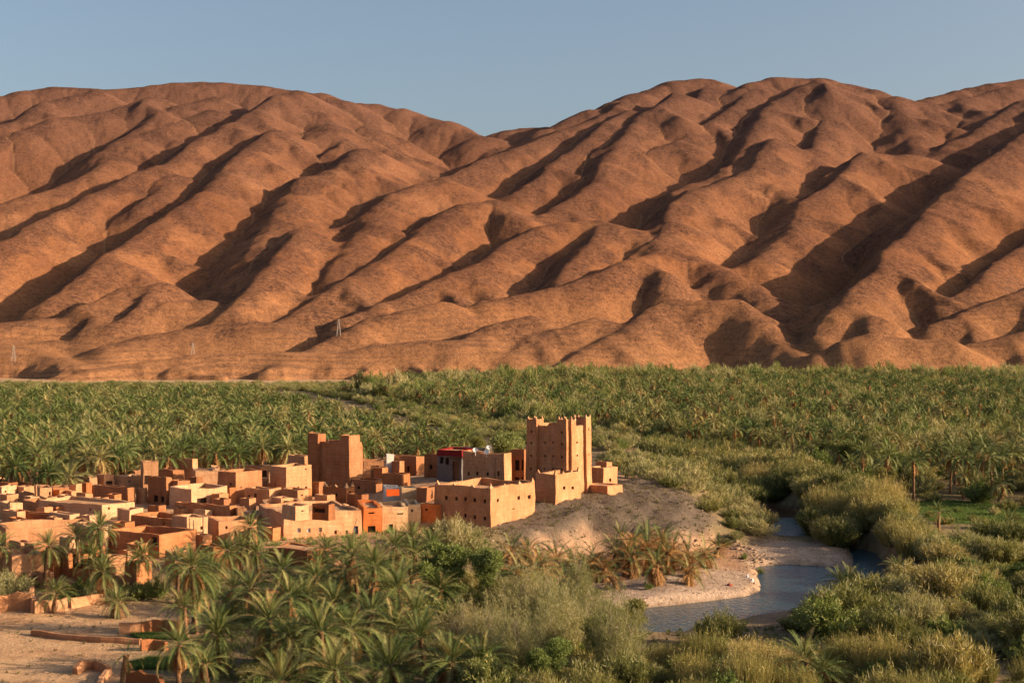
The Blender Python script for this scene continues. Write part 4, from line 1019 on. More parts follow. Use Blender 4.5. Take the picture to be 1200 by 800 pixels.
# ---- low mud walls, each a thing
def mud_wall(pts, hgt, label, th=0.45, wear=0.25, mat='adobe', name='mud_wall'):
    P = [ground_at(a, b) for a, b in pts]
    o = Vector(P[0]); mb = MB(); run = []
    for (x0, y0, z0), (x1, y1, z1) in zip(P[:-1], P[1:]):
        n = max(2, int(math.hypot(x1 - x0, y1 - y0) / 0.6))
        for k in range(n): run.append(Vector((x0 + (x1 - x0) * k / n, y0 + (y1 - y0) * k / n, 0)))
    run.append(Vector((P[-1][0], P[-1][1], 0)))
    rows = []
    for k, p_ in enumerate(run):
        d = (run[min(k + 1, len(run) - 1)] - run[max(0, k - 1)]).normalized(); n_ = Vector((-d.y, d.x, 0))
        zg = g1(p_.x, p_.y); h_ = hgt * 0.85 * (1 + wear * 0.8 * mnoise.noise(p_ * 0.45) + wear * 0.7 * mnoise.noise(p_ * 1.7))
        row = []
        for off, zz in ((-th * 0.65, -0.4), (-th * 0.55, h_ * 0.5), (-th * 0.38, h_), (th * 0.38, h_), (th * 0.55, h_ * 0.5), (th * 0.65, -0.4)):
            q = p_ + n_ * off; q.z = zg + zz; row.append(q + nsv(q, 1.3) * 0.05 - o)
        rows.append(row)
    for r0, r1 in zip(rows[:-1], rows[1:]):
        for j in range(5): mb.quad(r0[j], r1[j], r1[j + 1], r0[j + 1])
    for r in (rows[0][::-1], rows[-1]):
        i = len(mb.v); mb.v += r; mb.f.append(tuple(range(i, i + 6))); mb.m.append(0)
    me = mb.mesh(name, M[mat], weld=True)
    bm = bmesh.new(); bm.from_mesh(me); bmesh.ops.recalc_face_normals(bm, faces=bm.faces); bm.to_mesh(me); bm.free()
    tag(mesh_obj(name, me, None, o), label, 'wall', None, 'thing')
mud_wall([(-10, 718), (12, 715), (37, 714)], 1.9, 'thick crumbling mud wall at the left edge of the yard')
mud_wall([(40, 718), (60, 716), (78, 714)], 1.4, 'mud wall behind the short bushy palm')
mud_wall([(82, 712), (105, 708), (122, 706)], 1.1, 'low mud wall in front of the dark green shrubs')
mud_wall([(140, 742), (152, 742), (165, 741)], 1.2, 'short smooth mud wall block in the middle of the yard', wear=0.08)
mud_wall([(165, 741), (190, 739), (216, 741)], 1.3, 'red mud wall behind the twin trunk palm', mat='adobe_red')
mud_wall([(38, 744), (80, 749), (120, 752), (165, 754)], 0.55, 'long low field wall crossing the yard', wear=0.15)
mud_wall([(165, 762), (180, 760), (195, 762)], 1.0, 'broken red wall stub beside the green plot', mat='adobe_red', wear=0.4)
mud_wall([(88, 790), (100, 784), (110, 783), (128, 789)], 0.8, 'ruined reddish wall with jagged top in the front yard', wear=0.55, name='ruined_wall')
mud_wall([(128, 789), (120, 797), (116, 806)], 0.55, 'stub of ruined wall at the bottom edge by the dark palm trunk', wear=0.5, name='ruined_wall')
mud_wall([(150, 800), (185, 804), (190, 812)], 1.2, 'red mud wall at the bottom edge by the plot', mat='adobe_red', wear=0.4)
mud_wall([(38, 702), (36, 709), (40, 718)], 1.6, 'short cross wall between the left edge wall and the palm wall', wear=0.35)
mud_wall([(262, 700), (300, 704), (332, 700)], 1.0, 'red mud wall half hidden among the front palms', mat='adobe_red')

# ---- small things
def pole(px, pb, pt, label, lean=0.0, name='utility_pole', r=0.07, mat='pole_wood', bar=True):
    x, y, z = ground_at(px, pb); zt = H - (pt - 400) * y / F - z
    root = empty(name, (x, y, z)); tag(root, label, 'pole')
    mb = MB(); mb.tube([(0, 0, -0.5), (lean * 0.5, 0, zt * 0.5), (lean, 0, zt)], [r, r * 0.85, r * 0.7])
    mesh_obj('shaft', mb.mesh('shaft', M[mat]), root)
    if bar:
        b2 = MB(); b2.box((lean - 0.45, -0.05, zt - 0.45), (0.9, 0, 0), (0, 0.1, 0), (0, 0, 0.1)); mesh_obj('crossbar', b2.mesh('crossbar', M[mat]), root)
pole(10.5, 612, 590, 'thin wooden pole beside the bright left edge house')
pole(227, 640, 609, 'thin dark pole on the front of the sunlit house, left of two', bar=False, r=0.09)
pole(238, 640, 602, 'thin dark pole on the front of the sunlit house, right of two', bar=False, r=0.09)
pole(411, 630, 607, 'bent thin pole in front of the blue door', 0.8, bar=False, r=0.05)
pole(386, 616, 601, 'short pole on the plastered house wall', bar=False, r=0.05)
def dish(px, py, D_, label, r=0.5):
    x = (px - 600) / F * D_; z = H - (py - 400) * D_ / F
    root = empty('satellite_dish', (x, D_, z)); tag(root, label, 'satellite dish')
    bm = bmesh.new(); bmesh.ops.create_uvsphere(bm, u_segments=14, v_segments=10, radius=1.0)
    bmesh.ops.delete(bm, geom=[v for v in bm.verts if v.co.z > -0.55], context='VERTS')
    bmesh.ops.translate(bm, verts=bm.verts, vec=(0, 0, 0.8)); bmesh.ops.scale(bm, verts=bm.verts, vec=(r * 1.2, r * 1.2, r))
    bmesh.ops.rotate(bm, verts=bm.verts, matrix=Matrix.Rotation(math.radians(60), 3, 'X'))
    me = bpy.data.meshes.new('reflector'); bm.to_mesh(me); bm.free(); me.materials.append(M['white']); mesh_obj('reflector', me, root)
    mb = MB(); mb.tube([(0, 0.1, -0.9), (0, 0.1, 0)], [0.05, 0.05]); mesh_obj('stand', mb.mesh('stand', M['steel']), root)
    m2 = MB(); m2.tube([(0, 0, -0.3), (0, -0.5, 0.1)], [0.025, 0.02], 4); mesh_obj('arm', m2.mesh('arm', M['steel']), root)
dish(557, 527, 216, 'satellite dish on the crimson topped house roof', 0.38)
dish(570, 529, 212, 'white satellite dish on the square block roof by its front edge', 0.4)
dish(573, 524, 218, 'grey satellite dish at the back of the square block roof', 0.36)
def blob(px, py, w, h, label, cat, name, mat, seed, zoff=0.0, D_=None):
    if D_: x, y, z = (px - 600) / F * D_, D_, H - (py - 400) * D_ / F
    else: x, y, z = ground_at(px, py)
    s = y / F; bm = bmesh.new(); bmesh.ops.create_icosphere(bm, subdivisions=3, radius=0.5)
    for v in bm.verts:
        k = 1 + 0.35 * mnoise.noise(v.co * 2.6 + Vector((seed, 0, 0))) + 0.2 * mnoise.noise(v.co * 6 + Vector((seed, 0, 0)))
        v.co = Vector((v.co.x * w * s * k, v.co.y * w * s * k, max(-0.1, v.co.z * 1.6 * h * s * k)))
    me = bpy.data.meshes.new(name); bm.to_mesh(me); bm.free(); me.materials.append(M[mat])
    tag(mesh_obj(name, me, None, (x, y, z + zoff)), label, cat)
blob(855, 686, 7, 3.5, 'dull red cloth heap lying on the sandbank', 'cloth', 'cloth_heap', 'dull_red', 1)
blob(881, 680, 4, 4, 'white bundle at the water edge of the sandbank', 'bundle', 'bundle', 'white', 2)
blob(876, 676, 3, 4, 'pale blue bundle beside the white one on the sandbank', 'bundle', 'bundle', 'pale_blue', 3)
blob(472, 617, 9, 6, 'turquoise awning cloth below the cream house', 'cloth', 'cloth_heap', 'turquoise', 4, 1.2)
blob(400, 597, 24, 7, 'heap of straw and brush on the roofs left of the orange house', 'straw heap', 'straw_heap', 'roof', 5, 0.2)
blob(25, 584, 20, 5, 'rubble heap on the low broken house', 'rubble', 'rubble_heap', 'rock', 6, 0.6)
def umbrella():
    x, y = W(535, 574, 5.6); root = empty('folded_umbrella', (x, y, 5.4)); tag(root, 'folded red umbrella on the terrace of the long kasbah block', 'umbrella')
    mb = MB(); mb.tube([(0, 0, -0.6), (0, 0, 1.6)], [0.03, 0.03]); mesh_obj('stem', mb.mesh('stem', M['steel']), root)
    m2 = MB(); m2.tube([(0, 0, 0.15), (0, 0, 0.4), (0, 0, 1.5)], [0.30, 0.26, 0.03], 8); mesh_obj('canopy', m2.mesh('canopy', M['red_cloth']), root)
umbrella()
# ------------------------------------------------------------------ plants: the meshes
def frond_mesh(name, seed, length, droop, nl, lw, ll, mat, up=0.5, rach=0.035):
    """one feather leaf: runs out along +X from the origin and bends down; leaflets in a shallow V"""
    r = random.Random(seed); V = []; Fc = []
    n = 9
    pts = []; ang = 0.0; p_ = Vector((0, 0, 0))
    for k in range(n):
        pts.append(p_.copy()); ang -= droop * (0.35 + 1.3 * k / n) / n
        p_ = p_ + Vector((math.cos(ang), 0, math.sin(ang))) * (length / (n - 1))
    def at(t):
        f = t * (n - 1); i = min(int(f), n - 2); f -= i
        return pts[i].lerp(pts[i + 1], f), (pts[i + 1] - pts[i]).normalized()
    for k in range(n - 1):                                    # the stalk, a flat strip seen from any side
        w0, w1 = rach * (1 - k / n), rach * (1 - (k + 1) / n)
        i = len(V); V += [pts[k] + Vector((0, -w0, 0)), pts[k] + Vector((0, w0, 0)), pts[k + 1] + Vector((0, w1, 0)), pts[k + 1] + Vector((0, -w1, 0))]
        Fc += [(i, i + 1, i + 2), (i, i + 2, i + 3)]
    for s in (-1, 1):
        for k in range(nl):
            t = 0.14 + 0.86 * (k + 0.5 * (s > 0) + r.uniform(-.2, .2)) / nl
            t = min(t, 0.995)
            o, d = at(t); nrm = Vector((-d.z, 0, d.x))
            l_ = ll * (0.45 + 1.1 * math.sin(math.pi * min(0.94, 0.15 + 0.8 * t))) * r.uniform(.8, 1.1) * (1 if t < .9 else .7)
            dr = (Vector((0, s, 0)) * 0.8 + d * (0.45 + 0.6 * t) + nrm * up * r.uniform(.5, 1.3)).normalized()
            w_ = d * lw
            i = len(V); V += [o - w_, o + w_, o + dr * l_ + Vector((0, 0, -0.12 * l_))]
            Fc.append((i, i + 1, i + 2))
    return fast_mesh(name, [tuple(v) for v in V], Fc, [mat])
def mesh_arrays(me):
    v = np.empty(len(me.vertices) * 3, np.float32); me.vertices.foreach_get('co', v)
    t = np.empty(len(me.loops), np.int32); me.loops.foreach_get('vertex_index', t)
    return v.reshape(-1, 3), t.reshape(-1, 3)
def rot(az, el, roll=0.0):
    return Matrix.Rotation(az, 3, 'Z') @ Matrix.Rotation(-el, 3, 'Y') @ Matrix.Rotation(roll, 3, 'X')
FR_NEAR = [frond_mesh('frond', 10 + k, 3.1 + 0.25 * k, (0.75, 1.2, 1.7)[k], 30, 0.036, 0.44, M['frond']) for k in range(3)]
FR_DRY = [frond_mesh('dry_frond', 30 + k, 2.6, (0.9, 1.3)[k], 16, 0.05, 0.42, M['dry_frond']) for k in range(2)]
FR_MID = [frond_mesh('frond_m', 40 + k, 3.2, (0.8, 1.3, 1.75)[k], 13, 0.10, 0.50, M['frond'], rach=0.05) for k in range(3)]
FR_MDRY = [frond_mesh('frond_md', 50, 2.5, 1.2, 8, 0.14, 0.45, M['dry_frond'])]
FR_FAR = [frond_mesh('frond_f', 60 + k, 3.2, (0.9, 1.6)[k], 7, 0.19, 0.52, M['frond'], rach=0.085) for k in range(2)]
FR_FDRY = [frond_mesh('frond_fd', 70, 2.5, 1.2, 5, 0.25, 0.5, M['dry_frond'])]

def crown_layout(seed, n_live, n_dry, spread=1.0):
    """(kind, azimuth, elevation, roll, scale) of each frond"""
    r = random.Random(seed); out = []
    for k in range(n_live):
        t = (k + 0.5) / n_live
        el = math.radians(84 - 122 * t ** 0.8 * spread + r.uniform(-8, 8))
        out.append((0 if t < 0.3 else (1 if t < 0.7 else 2), k * 2.39996 + r.uniform(-.2, .2), el, r.uniform(-.35, .35), r.uniform(.82, 1.08) * (0.85 + 0.25 * min(1, t * 2))))
    for k in range(n_dry):
        out.append(('d', k * 2.39996 * 1.3 + r.uniform(-.4, .4), math.radians(r.uniform(-78, -38)), r.uniform(-.5, .5), r.uniform(.75, 1.05)))
    return out
def crown_mesh(name, seed, live, dry, n_live, n_dry, spread=1.0):
    Vs = []; Fs = []; mi = []; b = 0
    for kind, az, el, ro, sc in crown_layout(seed, n_live, n_dry, spread):
        me = (dry[0] if kind == 'd' else live[min(kind, len(live) - 1)])
        v, t = mesh_arrays(me); R_ = np.array(rot(az, el, ro)) * sc
        z0 = -0.45 if kind == 'd' else 0.25 * math.sin(el)
        Vs.append(v @ R_.T + np.array([math.cos(az) * 0.16, math.sin(az) * 0.16, z0])); Fs.append(t + b); b += len(v)
        mi += [1 if kind == 'd' else 0] * len(t)
    return fast_mesh(name, np.concatenate(Vs), np.concatenate(Fs), [M['frond'], M['dry_frond']], mi)
def trunk_mesh(name, seed, h, r0=0.22, n=8, bend=0.35, rings=None, mat='palm_bark'):
    r = random.Random(seed); rings = rings or int(h / 0.22)
    V = []; Fc = []; a0 = r.uniform(0, 6.28)
    for k in range(rings + 1):
        t = k / rings; rad = r0 * (1.25 - 0.35 * min(1, t * 4)) * (1 + (0.16 if k % 2 else -0.06)) * (1 + 0.45 * smooth((t * h - h + 0.9) / 0.9))
        cx, cy = math.cos(a0) * bend * t * t, math.sin(a0) * bend * t * t
        for j in range(n):
            a = 2 * math.pi * (j + 0.5 * (k % 2)) / n
            V.append((cx + rad * math.cos(a) * r.uniform(.9, 1.1), cy + rad * math.sin(a) * r.uniform(.9, 1.1), t * h - 0.3 * (k == 0)))
    for k in range(rings):
        for j in range(n):
            a, b = k * n + j, k * n + (j + 1) % n
            Fc += [(a, b, b + n), (a, b + n, a + n)]
    return fast_mesh(name, V, Fc, [M[mat]]), (math.cos(a0) * bend, math.sin(a0) * bend)
TRUNKS = [trunk_mesh('trunk', 5 + k, 5.0, 0.20 + 0.02 * (k % 3), bend=(0.25, 0.7, 0.1, 0.45)[k]) for k in range(4)]
CROWN_MID = [crown_mesh('crown', 80 + k, FR_MID, FR_MDRY, (30, 26, 33, 24)[k], (10, 18, 6, 26)[k], (1, 1.05, 0.9, 1.0)[k]) for k in range(4)]

def tri_cloud(blades, name, mats, midx=None):
    """blades: arrays base (n,3), tip (n,3), half width vector (n,3)"""
    b, t, w = blades; n = len(b)
    V = np.stack([b - w, b + w, t], 1).reshape(-1, 3)
    return fast_mesh(name, V, np.arange(3 * n).reshape(n, 3), mats, midx)
def unit(v): return v / (np.linalg.norm(v, axis=1, keepdims=True) + 1e-9)

def bush_mesh(name, seed, n_stem, n_leaf, mats, rx=1.6, h=2.2, leaf=0.28, lw=0.022, upness=0.75, tip_mix=0.0, density_low=0.15):
    """feathery shrub: many fine stems fan out from the foot, each set with thin upright sprigs"""
    g = np.random.default_rng(seed)
    az = g.uniform(0, 2 * math.pi, n_stem); rr = np.sqrt(g.uniform(0, 1, n_stem))
    lean = rr * 1.0
    L = h * (1 - 0.45 * rr ** 2) * g.uniform(0.75, 1.12, n_stem)
    base = np.stack([np.cos(az) * rr * rx * 0.45, np.sin(az) * rr * rx * 0.45, np.zeros(n_stem)], 1)
    out = np.stack([np.cos(az), np.sin(az), np.zeros(n_stem)], 1)
    k = g.integers(0, n_stem, n_leaf); t = density_low + (1 - density_low) * g.uniform(0, 1, n_leaf) ** 0.85
    P = lambda k_, t_: base[k_] + out[k_] * ((lean[k_] * rx * 0.75 * t_ ** 1.5)[:, None]) + np.stack([0 * t_, 0 * t_, L[k_] * t_ * (1 - 0.12 * lean[k_] * t_)], 1)
    b = P(k, t) + g.normal(0, 0.07, (n_leaf, 3)) * rx
    b[:, 2] = np.maximum(b[:, 2], 0.02)
    d = unit(out[k] * 0.5 * lean[k][:, None] + g.normal(0, 0.55, (n_leaf, 3)) + np.array([0, 0, upness]))
    ln = leaf * g.uniform(0.6, 1.4, n_leaf)
    side = unit(np.cross(d, g.normal(0, 1, (n_leaf, 3))))
    tip = b + d * ln[:, None]
    mi = None
    if tip_mix:
        mi = (g.uniform(0, 1, n_leaf) < tip_mix * smooth((t - 0.5) * 2)).astype(np.int32)
    return tri_cloud((b, tip, side * lw), name, mats, mi)

def reed_mesh(name, seed, n, rx, h):
    g = np.random.default_rng(seed)
    a = g.uniform(0, 6.283, n); r = np.sqrt(g.uniform(0, 1, n)) * rx
    b = np.stack([np.cos(a) * r, np.sin(a) * r, np.zeros(n)], 1)
    hh = h * g.uniform(0.6, 1.15, n) * (1 - 0.25 * (r / rx) ** 2)
    lean = g.normal(0, 0.16, (n, 2)) + np.stack([np.cos(a), np.sin(a)], 1) * (0.18 * r / rx)[:, None]
    tip = b + np.stack([lean[:, 0] * hh, lean[:, 1] * hh, hh], 1)
    side = unit(np.cross(tip - b, g.normal(0, 1, (n, 3)))) * 0.035
    m_ = n // 2                                              # drooping leaves half way up
    k = g.integers(0, n, m_ * 3); t = g.uniform(0.25, 0.98, len(k))
    lb = b[k] + (tip[k] - b[k]) * t[:, None]
    ld = unit(g.normal(0, 1, (len(k), 3)) + np.array([0, 0, 0.7]))
    lt = lb + ld * g.uniform(0.25, 0.6, len(k))[:, None]
    ls = unit(np.cross(ld, g.normal(0, 1, (len(k), 3)))) * 0.03
    return tri_cloud((np.concatenate([b, lb]), np.concatenate([tip, lt]), np.concatenate([side, ls])), name, [M['reed'], M['tamarisk']], np.concatenate([np.zeros(n), (g.uniform(0, 1, len(k)) < 0.35)]).astype(np.int32))

def tree_meshes(seed, h, spread, n_leaf, mat, leaf=0.22, lw=0.05, bark_='dark_bark', clumps=26, trunk_h=0.3, sparse=False):
    """(wood mesh, leaf mesh): forked limbs, leaves in clumps about the limb ends"""
    r = random.Random(seed); g = np.random.default_rng(seed); mb = MB(); tips = []
    def limb(p, d, ln, rad, lev):
        pts = [p]; q = p.copy(); dd = d.copy()
        for k in range(3):
            dd = (dd + Vector((r.uniform(-.22, .22), r.uniform(-.22, .22), r.uniform(-.05, .2)))).normalized(); q = q + dd * (ln / 3); pts.append(q.copy())
        mb.tube(pts, [rad, rad * .85, rad * .7, rad * .5], 5 if lev else 7)
        if lev < (4 if sparse else 3):
            for k in range(r.choice((2, 3, 3))):
                nd_ = (dd + Vector((r.uniform(-.9, .9), r.uniform(-.9, .9), r.uniform(-.1, .55))) * spread).normalized()
                limb(q if k < 2 else pts[2], nd_, ln * r.uniform(.6, .85), rad * .52, lev + 1)
            if lev: tips.append(pts[2])
        else: tips.append(q)
    limb(Vector((0, 0, -0.2)), Vector((r.uniform(-.15, .15), r.uniform(-.15, .15), 1)), h * trunk_h, h * 0.015, 0)
    T = np.array([tuple(t) for t in tips]); T = T * (h / max(T[:, 2].max(), 1e-3) * 0.9)
    sc = T[:, 2].max() / max(t.z for t in tips); mb.v = [v * sc for v in mb.v]
    k = g.integers(0, len(T), n_leaf)
    size = g.uniform(0.10, 0.20, len(T)) * h * (0.5 if sparse else 0.85)
    off = unit(g.normal(0, 1, (n_leaf, 3))) * (g.uniform(0, 1, n_leaf) ** 0.45)[:, None] * size[k][:, None]
    off[:, 2] *= 0.75
    b = T[k] + off; d = unit(off * 0.5 / size[k][:, None] + g.normal(0, .6, (n_leaf, 3)) + np.array([0, 0, .25 if not sparse else .6]))
    side = unit(np.cross(d, g.normal(0, 1, (n_leaf, 3))))
    tip = b + d * (leaf * g.uniform(.6, 1.4, n_leaf))[:, None]
    return mb.mesh('trunk', M[bark_]), tri_cloud((b, tip, side * lw), 'crown', [M[mat]])

def feathery(seed, h=7.0, rx=2.3, n_leaf=9000):
    r = random.Random(seed); mb = MB()
    for k in range(9):
        a = r.uniform(0, 6.28); q = r.uniform(.1, 1.0) if k else 0.05; L_ = h * (1 - .4 * q * q) * r.uniform(.8, .98)
        pts = [(math.cos(a) * rx * (.08 + .75 * q * t ** 1.5) * (t > 0) + r.uniform(-.08, .08), math.sin(a) * rx * (.08 + .75 * q * t ** 1.5) * (t > 0) + r.uniform(-.08, .08), -.2 + L_ * t) for t in (0, .2, .4, .6, .8, .97)]
        w = .085 if k < 3 else .055
        mb.tube(pts, [w, w * .85, w * .7, w * .5, w * .32, w * .15], 5)
        for q2 in range(5):
            i = r.randrange(1, 5); b_ = Vector(pts[i]); e_ = b_ + Vector((r.uniform(-.7, .7), r.uniform(-.7, .7), r.uniform(.5, 1.2)))
            mb.tube([b_, b_.lerp(e_, .5) + Vector((0, 0, .05)), e_], [w * .35, w * .25, w * .1], 4)
    return mb.mesh('trunk', M['pale_bark']), bush_mesh('crown', seed, 110, n_leaf, [M['pale_tamarisk'], M['tamarisk']], rx, h, 0.42, 0.016, 0.75, 0.3, 0.28)

BUSH = {
 'tamarisk': [bush_mesh('tamarisk_bush', 100 + k, 70, 7500, [M['tamarisk'], M['pale_tamarisk']], 1.9, (2.4, 2.9, 2.1, 2.6)[k], 0.34, 0.03, 0.9, 0.3, 0.02) for k in range(4)],
 'pale': [bush_mesh('pale_bush', 110 + k, 60, 6500, [M['pale_tamarisk'], M['tamarisk']], 1.8, (2.2, 2.7)[k], 0.34, 0.026, 0.9, 0.3, 0.02) for k in range(2)],
 'green': [bush_mesh('green_bush', 120 + k, 60, 4200, [M['green_leaf'], M['tamarisk']], 1.7, (1.9, 2.3)[k], 0.26, 0.05, 0.5, 0.15) for k in range(2)],
 'reed': [reed_mesh('reed_clump', 130 + k, 900, 1.5, (2.6, 3.1)[k]) for k in range(2)],
}
TREES = {
 'green': [tree_meshes(200 + k, 5.5, 0.85, 9000, 'green_leaf', 0.26, 0.045, 'dark_bark') for k in range(2)],
 'olive': [tree_meshes(210 + k, 5.0, 0.9, 7500, 'tamarisk', 0.26, 0.035, 'dark_bark') for k in range(2)],
 'pale': [feathery(220 + k, (7.0, 6.2, 7.6)[k], (2.2, 2.6, 2.0)[k]) for k in range(3)],
}

# ------------------------------------------------------------------ plants: where they stand
def inside(poly, x, y): return sdf(poly, np.array([x]), np.array([y]))[0] < 0
def clear_of_walls(x, y, r=0.6):
    x = np.asarray(x, float); y = np.asarray(y, float); ok = np.ones(x.shape, bool)
    for p_ in FOOT: ok &= sdf(p_, x, y) > r
    return ok
def scatter(poly, step, jit=0.45, seed=1, keep=1.0, dmin=0, dmax=1e9):
    P = np.array(poly); g = np.random.default_rng(seed)
    xs = np.arange(P[:, 0].min(), P[:, 0].max(), step); ys = np.arange(P[:, 1].min(), P[:, 1].max(), step * 0.87)
    X, Y = np.meshgrid(xs, ys); X = X + (np.arange(len(ys)) % 2)[:, None] * step * .5
    X = (X + g.uniform(-jit, jit, X.shape) * step).ravel(); Y = (Y + g.uniform(-jit, jit, Y.shape) * step).ravel()
    m = (sdf(poly, X, Y) < 0) & (g.uniform(0, 1, X.shape) < keep) & (Y > dmin) & (Y < dmax)
    X, Y = X[m], Y[m]
    m = clear_of_walls(X, Y) & (np.abs(X) < 0.50 * Y + 12)
    return X[m], Y[m]
RECORDS = []       # (object, px, py, D, kind, zone): labels come at the end
def note(o, x, y, z, kind, zone): RECORDS.append((o, *PX(x, y, z), y, kind, zone))

def near_palm(x, y, h, zone, seed, n_live=40, n_dry=12, scale=1.0, lean=0.0, label=None, dead=False, twin=False):
    r = random.Random(seed); z = g1(x, y)
    root = empty('date_palm', (x, y, z), r.uniform(0, 6.28))
    root['category'] = 'palm tree'
    me, (bx, by) = TRUNKS[seed % 4]
    k = h / 5.0
    mesh_obj('trunk', me, root, (0, 0, 0), (0, lean, 0), (1 if h > 1.5 else 1.6, 1 if h > 1.5 else 1.6, k))
    top = Vector((bx + math.sin(lean) * h, by, h * math.cos(lean)))
    for kind, az, el, ro, sc in crown_layout(seed, n_live, n_dry, r.uniform(.78, .98)):
        if kind != 'd' and zone == 'prom' and r.random() < .6: kind = 'd'
        me = FR_DRY[r.randrange(2)] if kind == 'd' else FR_NEAR[kind]
        e_ = rot(az, el, ro).to_euler()
        zz = -0.45 if kind == 'd' else 0.25 * math.sin(el)
        mesh_obj('dry_frond' if kind == 'd' else 'frond', me, root, (top.x + math.cos(az) * .16, top.y + math.sin(az) * .16, top.z + zz), tuple(e_), (sc * scale,) * 3)
    if label: root['label'] = label
    note(root, x, y, z + h, 'palm', zone)
    return root
def mid_palm(x, y, h, zone, seed, scale=1.0):
    r = random.Random(seed); z = g1(x, y)
    root = empty('date_palm', (x, y, z), r.uniform(0, 6.28)); root['category'] = 'palm tree'
    me, (bx, by) = TRUNKS[seed % 4]
    mesh_obj('trunk', me, root, (0, 0, 0), (0, 0, 0), (1, 1, h / 5.0))
    mesh_obj('crown', CROWN_MID[r.randrange(4)], root, (bx, by, h), (r.uniform(-.08, .08), r.uniform(-.08, .08), r.uniform(0, 6.28)), (scale,) * 3)
    note(root, x, y, z + h, 'palm', zone)
def plant(kind, x, y, zone, seed, s=1.0, sz=None):
    r = random.Random(seed); z = g1(x, y)
    me = BUSH[kind][r.randrange(len(BUSH[kind]))]
    name = {'tamarisk': 'tamarisk_bush', 'pale': 'tamarisk_bush', 'green': 'leafy_bush', 'reed': 'reed_clump'}[kind]
    o = mesh_obj(name, me, None, (x, y, z - 0.05), (0, 0, r.uniform(0, 6.28)), (s * r.uniform(.9, 1.15), s * r.uniform(.9, 1.15), (sz or s) * r.uniform(.7, 1.3)))
    o['category'] = 'reeds' if kind == 'reed' else 'bush'
    note(o, x, y, z + 1.2 * s, 'reed' if kind == 'reed' else 'bush_' + kind, zone)
def tree(kind, x, y, zone, seed, s=1.0, label=None, sz=None):
    r = random.Random(seed); z = g1(x, y); wood, leaf = TREES[kind][seed % len(TREES[kind])]
    root = empty({'green': 'leafy_tree', 'olive': 'olive_tree', 'pale': 'tamarisk_tree'}[kind], (x, y, z), r.uniform(0, 6.28)); root.scale = (s, s, sz or s)
    root['category'] = 'tree'
    mesh_obj('trunk', wood, root); mesh_obj('crown', leaf, root)
    if label: root['label'] = label
    note(root, x, y, z + 3 * s, 'tree_' + kind, zone)

def by_top(px, py_base, py_top):
    """plan place and trunk height from the photo pixels of the trunk's foot and of the crown's heart"""
    x, y, z = ground_at(px, py_base); return x, y, H - (py_top - 400) * y / F - z
FRONT = [  # (px, foot, crown heart, dry fronds, scale)
 (230, 742, 664, 24, 1.05), (226, 741, 690, 18, .85), (52, 692, 640, 10, 1.0), (2, 690, 640, 8, .9), (93, 672, 628, 8, .85), (104, 668, 626, 6, .75), (121, 676, 618, 8, .9),
 (106, 690, 652, 10, .9), (122, 706, 668, 12, 1.0), (63, 718, 694, 2, .85), (168, 690, 650, 10, .85), (156, 690, 656, 6, .8), (208, 708, 660, 26, 1.0), (140, 724, 706, 16, .75),
 (218, 747, 710, 8, .8), (266, 787, 738, 12, 1.0), (258, 789, 745, 20, .8), (314, 784, 728, 12, 1.15), (337, 794, 748, 22, .85), (379, 794, 740, 12, 1.15), (210, 810, 756, 26, .8),
 (318, 822, 800, 4, 1.1), (291, 648, 618, 6, .85), (262, 680, 645, 8, .85), (283, 672, 642, 10, .85), (303, 676, 650, 6, .8), (330, 704, 668, 10, 1.0), (366, 706, 678, 8, .9), (372, 690, 662, 6, .8),
 (419, 718, 650, 16, 1.1), (406, 716, 668, 12, .9), (437, 728, 664, 12, .95), (461, 690, 640, 16, 1.0), (472, 735, 692, 10, 1.2), (383, 672, 645, 10, .85), (413, 786, 738, 8, 1.1),
 (461, 806, 780, 10, 1.25), (452, 770, 738, 8, 1.1), (530, 808, 776, 34, 1.15), (498, 790, 748, 18, 1.15), (482, 690, 652, 24, 1.0), (487, 668, 632, 8, .95), (506, 676, 640, 10, .95),
 (300, 724, 690, 8, 1.0), (336, 738, 700, 10, 1.0), (366, 734, 700, 10, .95), (393, 738, 705, 6, .95), (278, 716, 690, 6, .95), (352, 790, 764, 4, 1.0), (428, 764, 722, 8, 1.0), (246, 690, 668, 10, .95),
 (143, 808, 768, 14, .45), (565, 806, 775, 26, 1.0), (480, 758, 718, 16, 1.1), (440, 700, 676, 12, 1.0), (398, 812, 786, 8, 1.1), (240, 800, 778, 3, .7), (358, 762, 735, 6, 1.0), (515, 720, 690, 10, .9),
]
for i, (px, pb, pt, nd_, sc) in enumerate(FRONT):
    x, y, h = by_top(px, pb, pt)
    near_palm(x, y, max(0.6, h), 'front', 300 + i, lean=random.Random(i).uniform(-.12, .12), n_live=44 if sc > .6 else 14, n_dry=int(nd_ * 1.2), scale=sc * (0.74 if px < 215 and pb < 735 else 0.88))
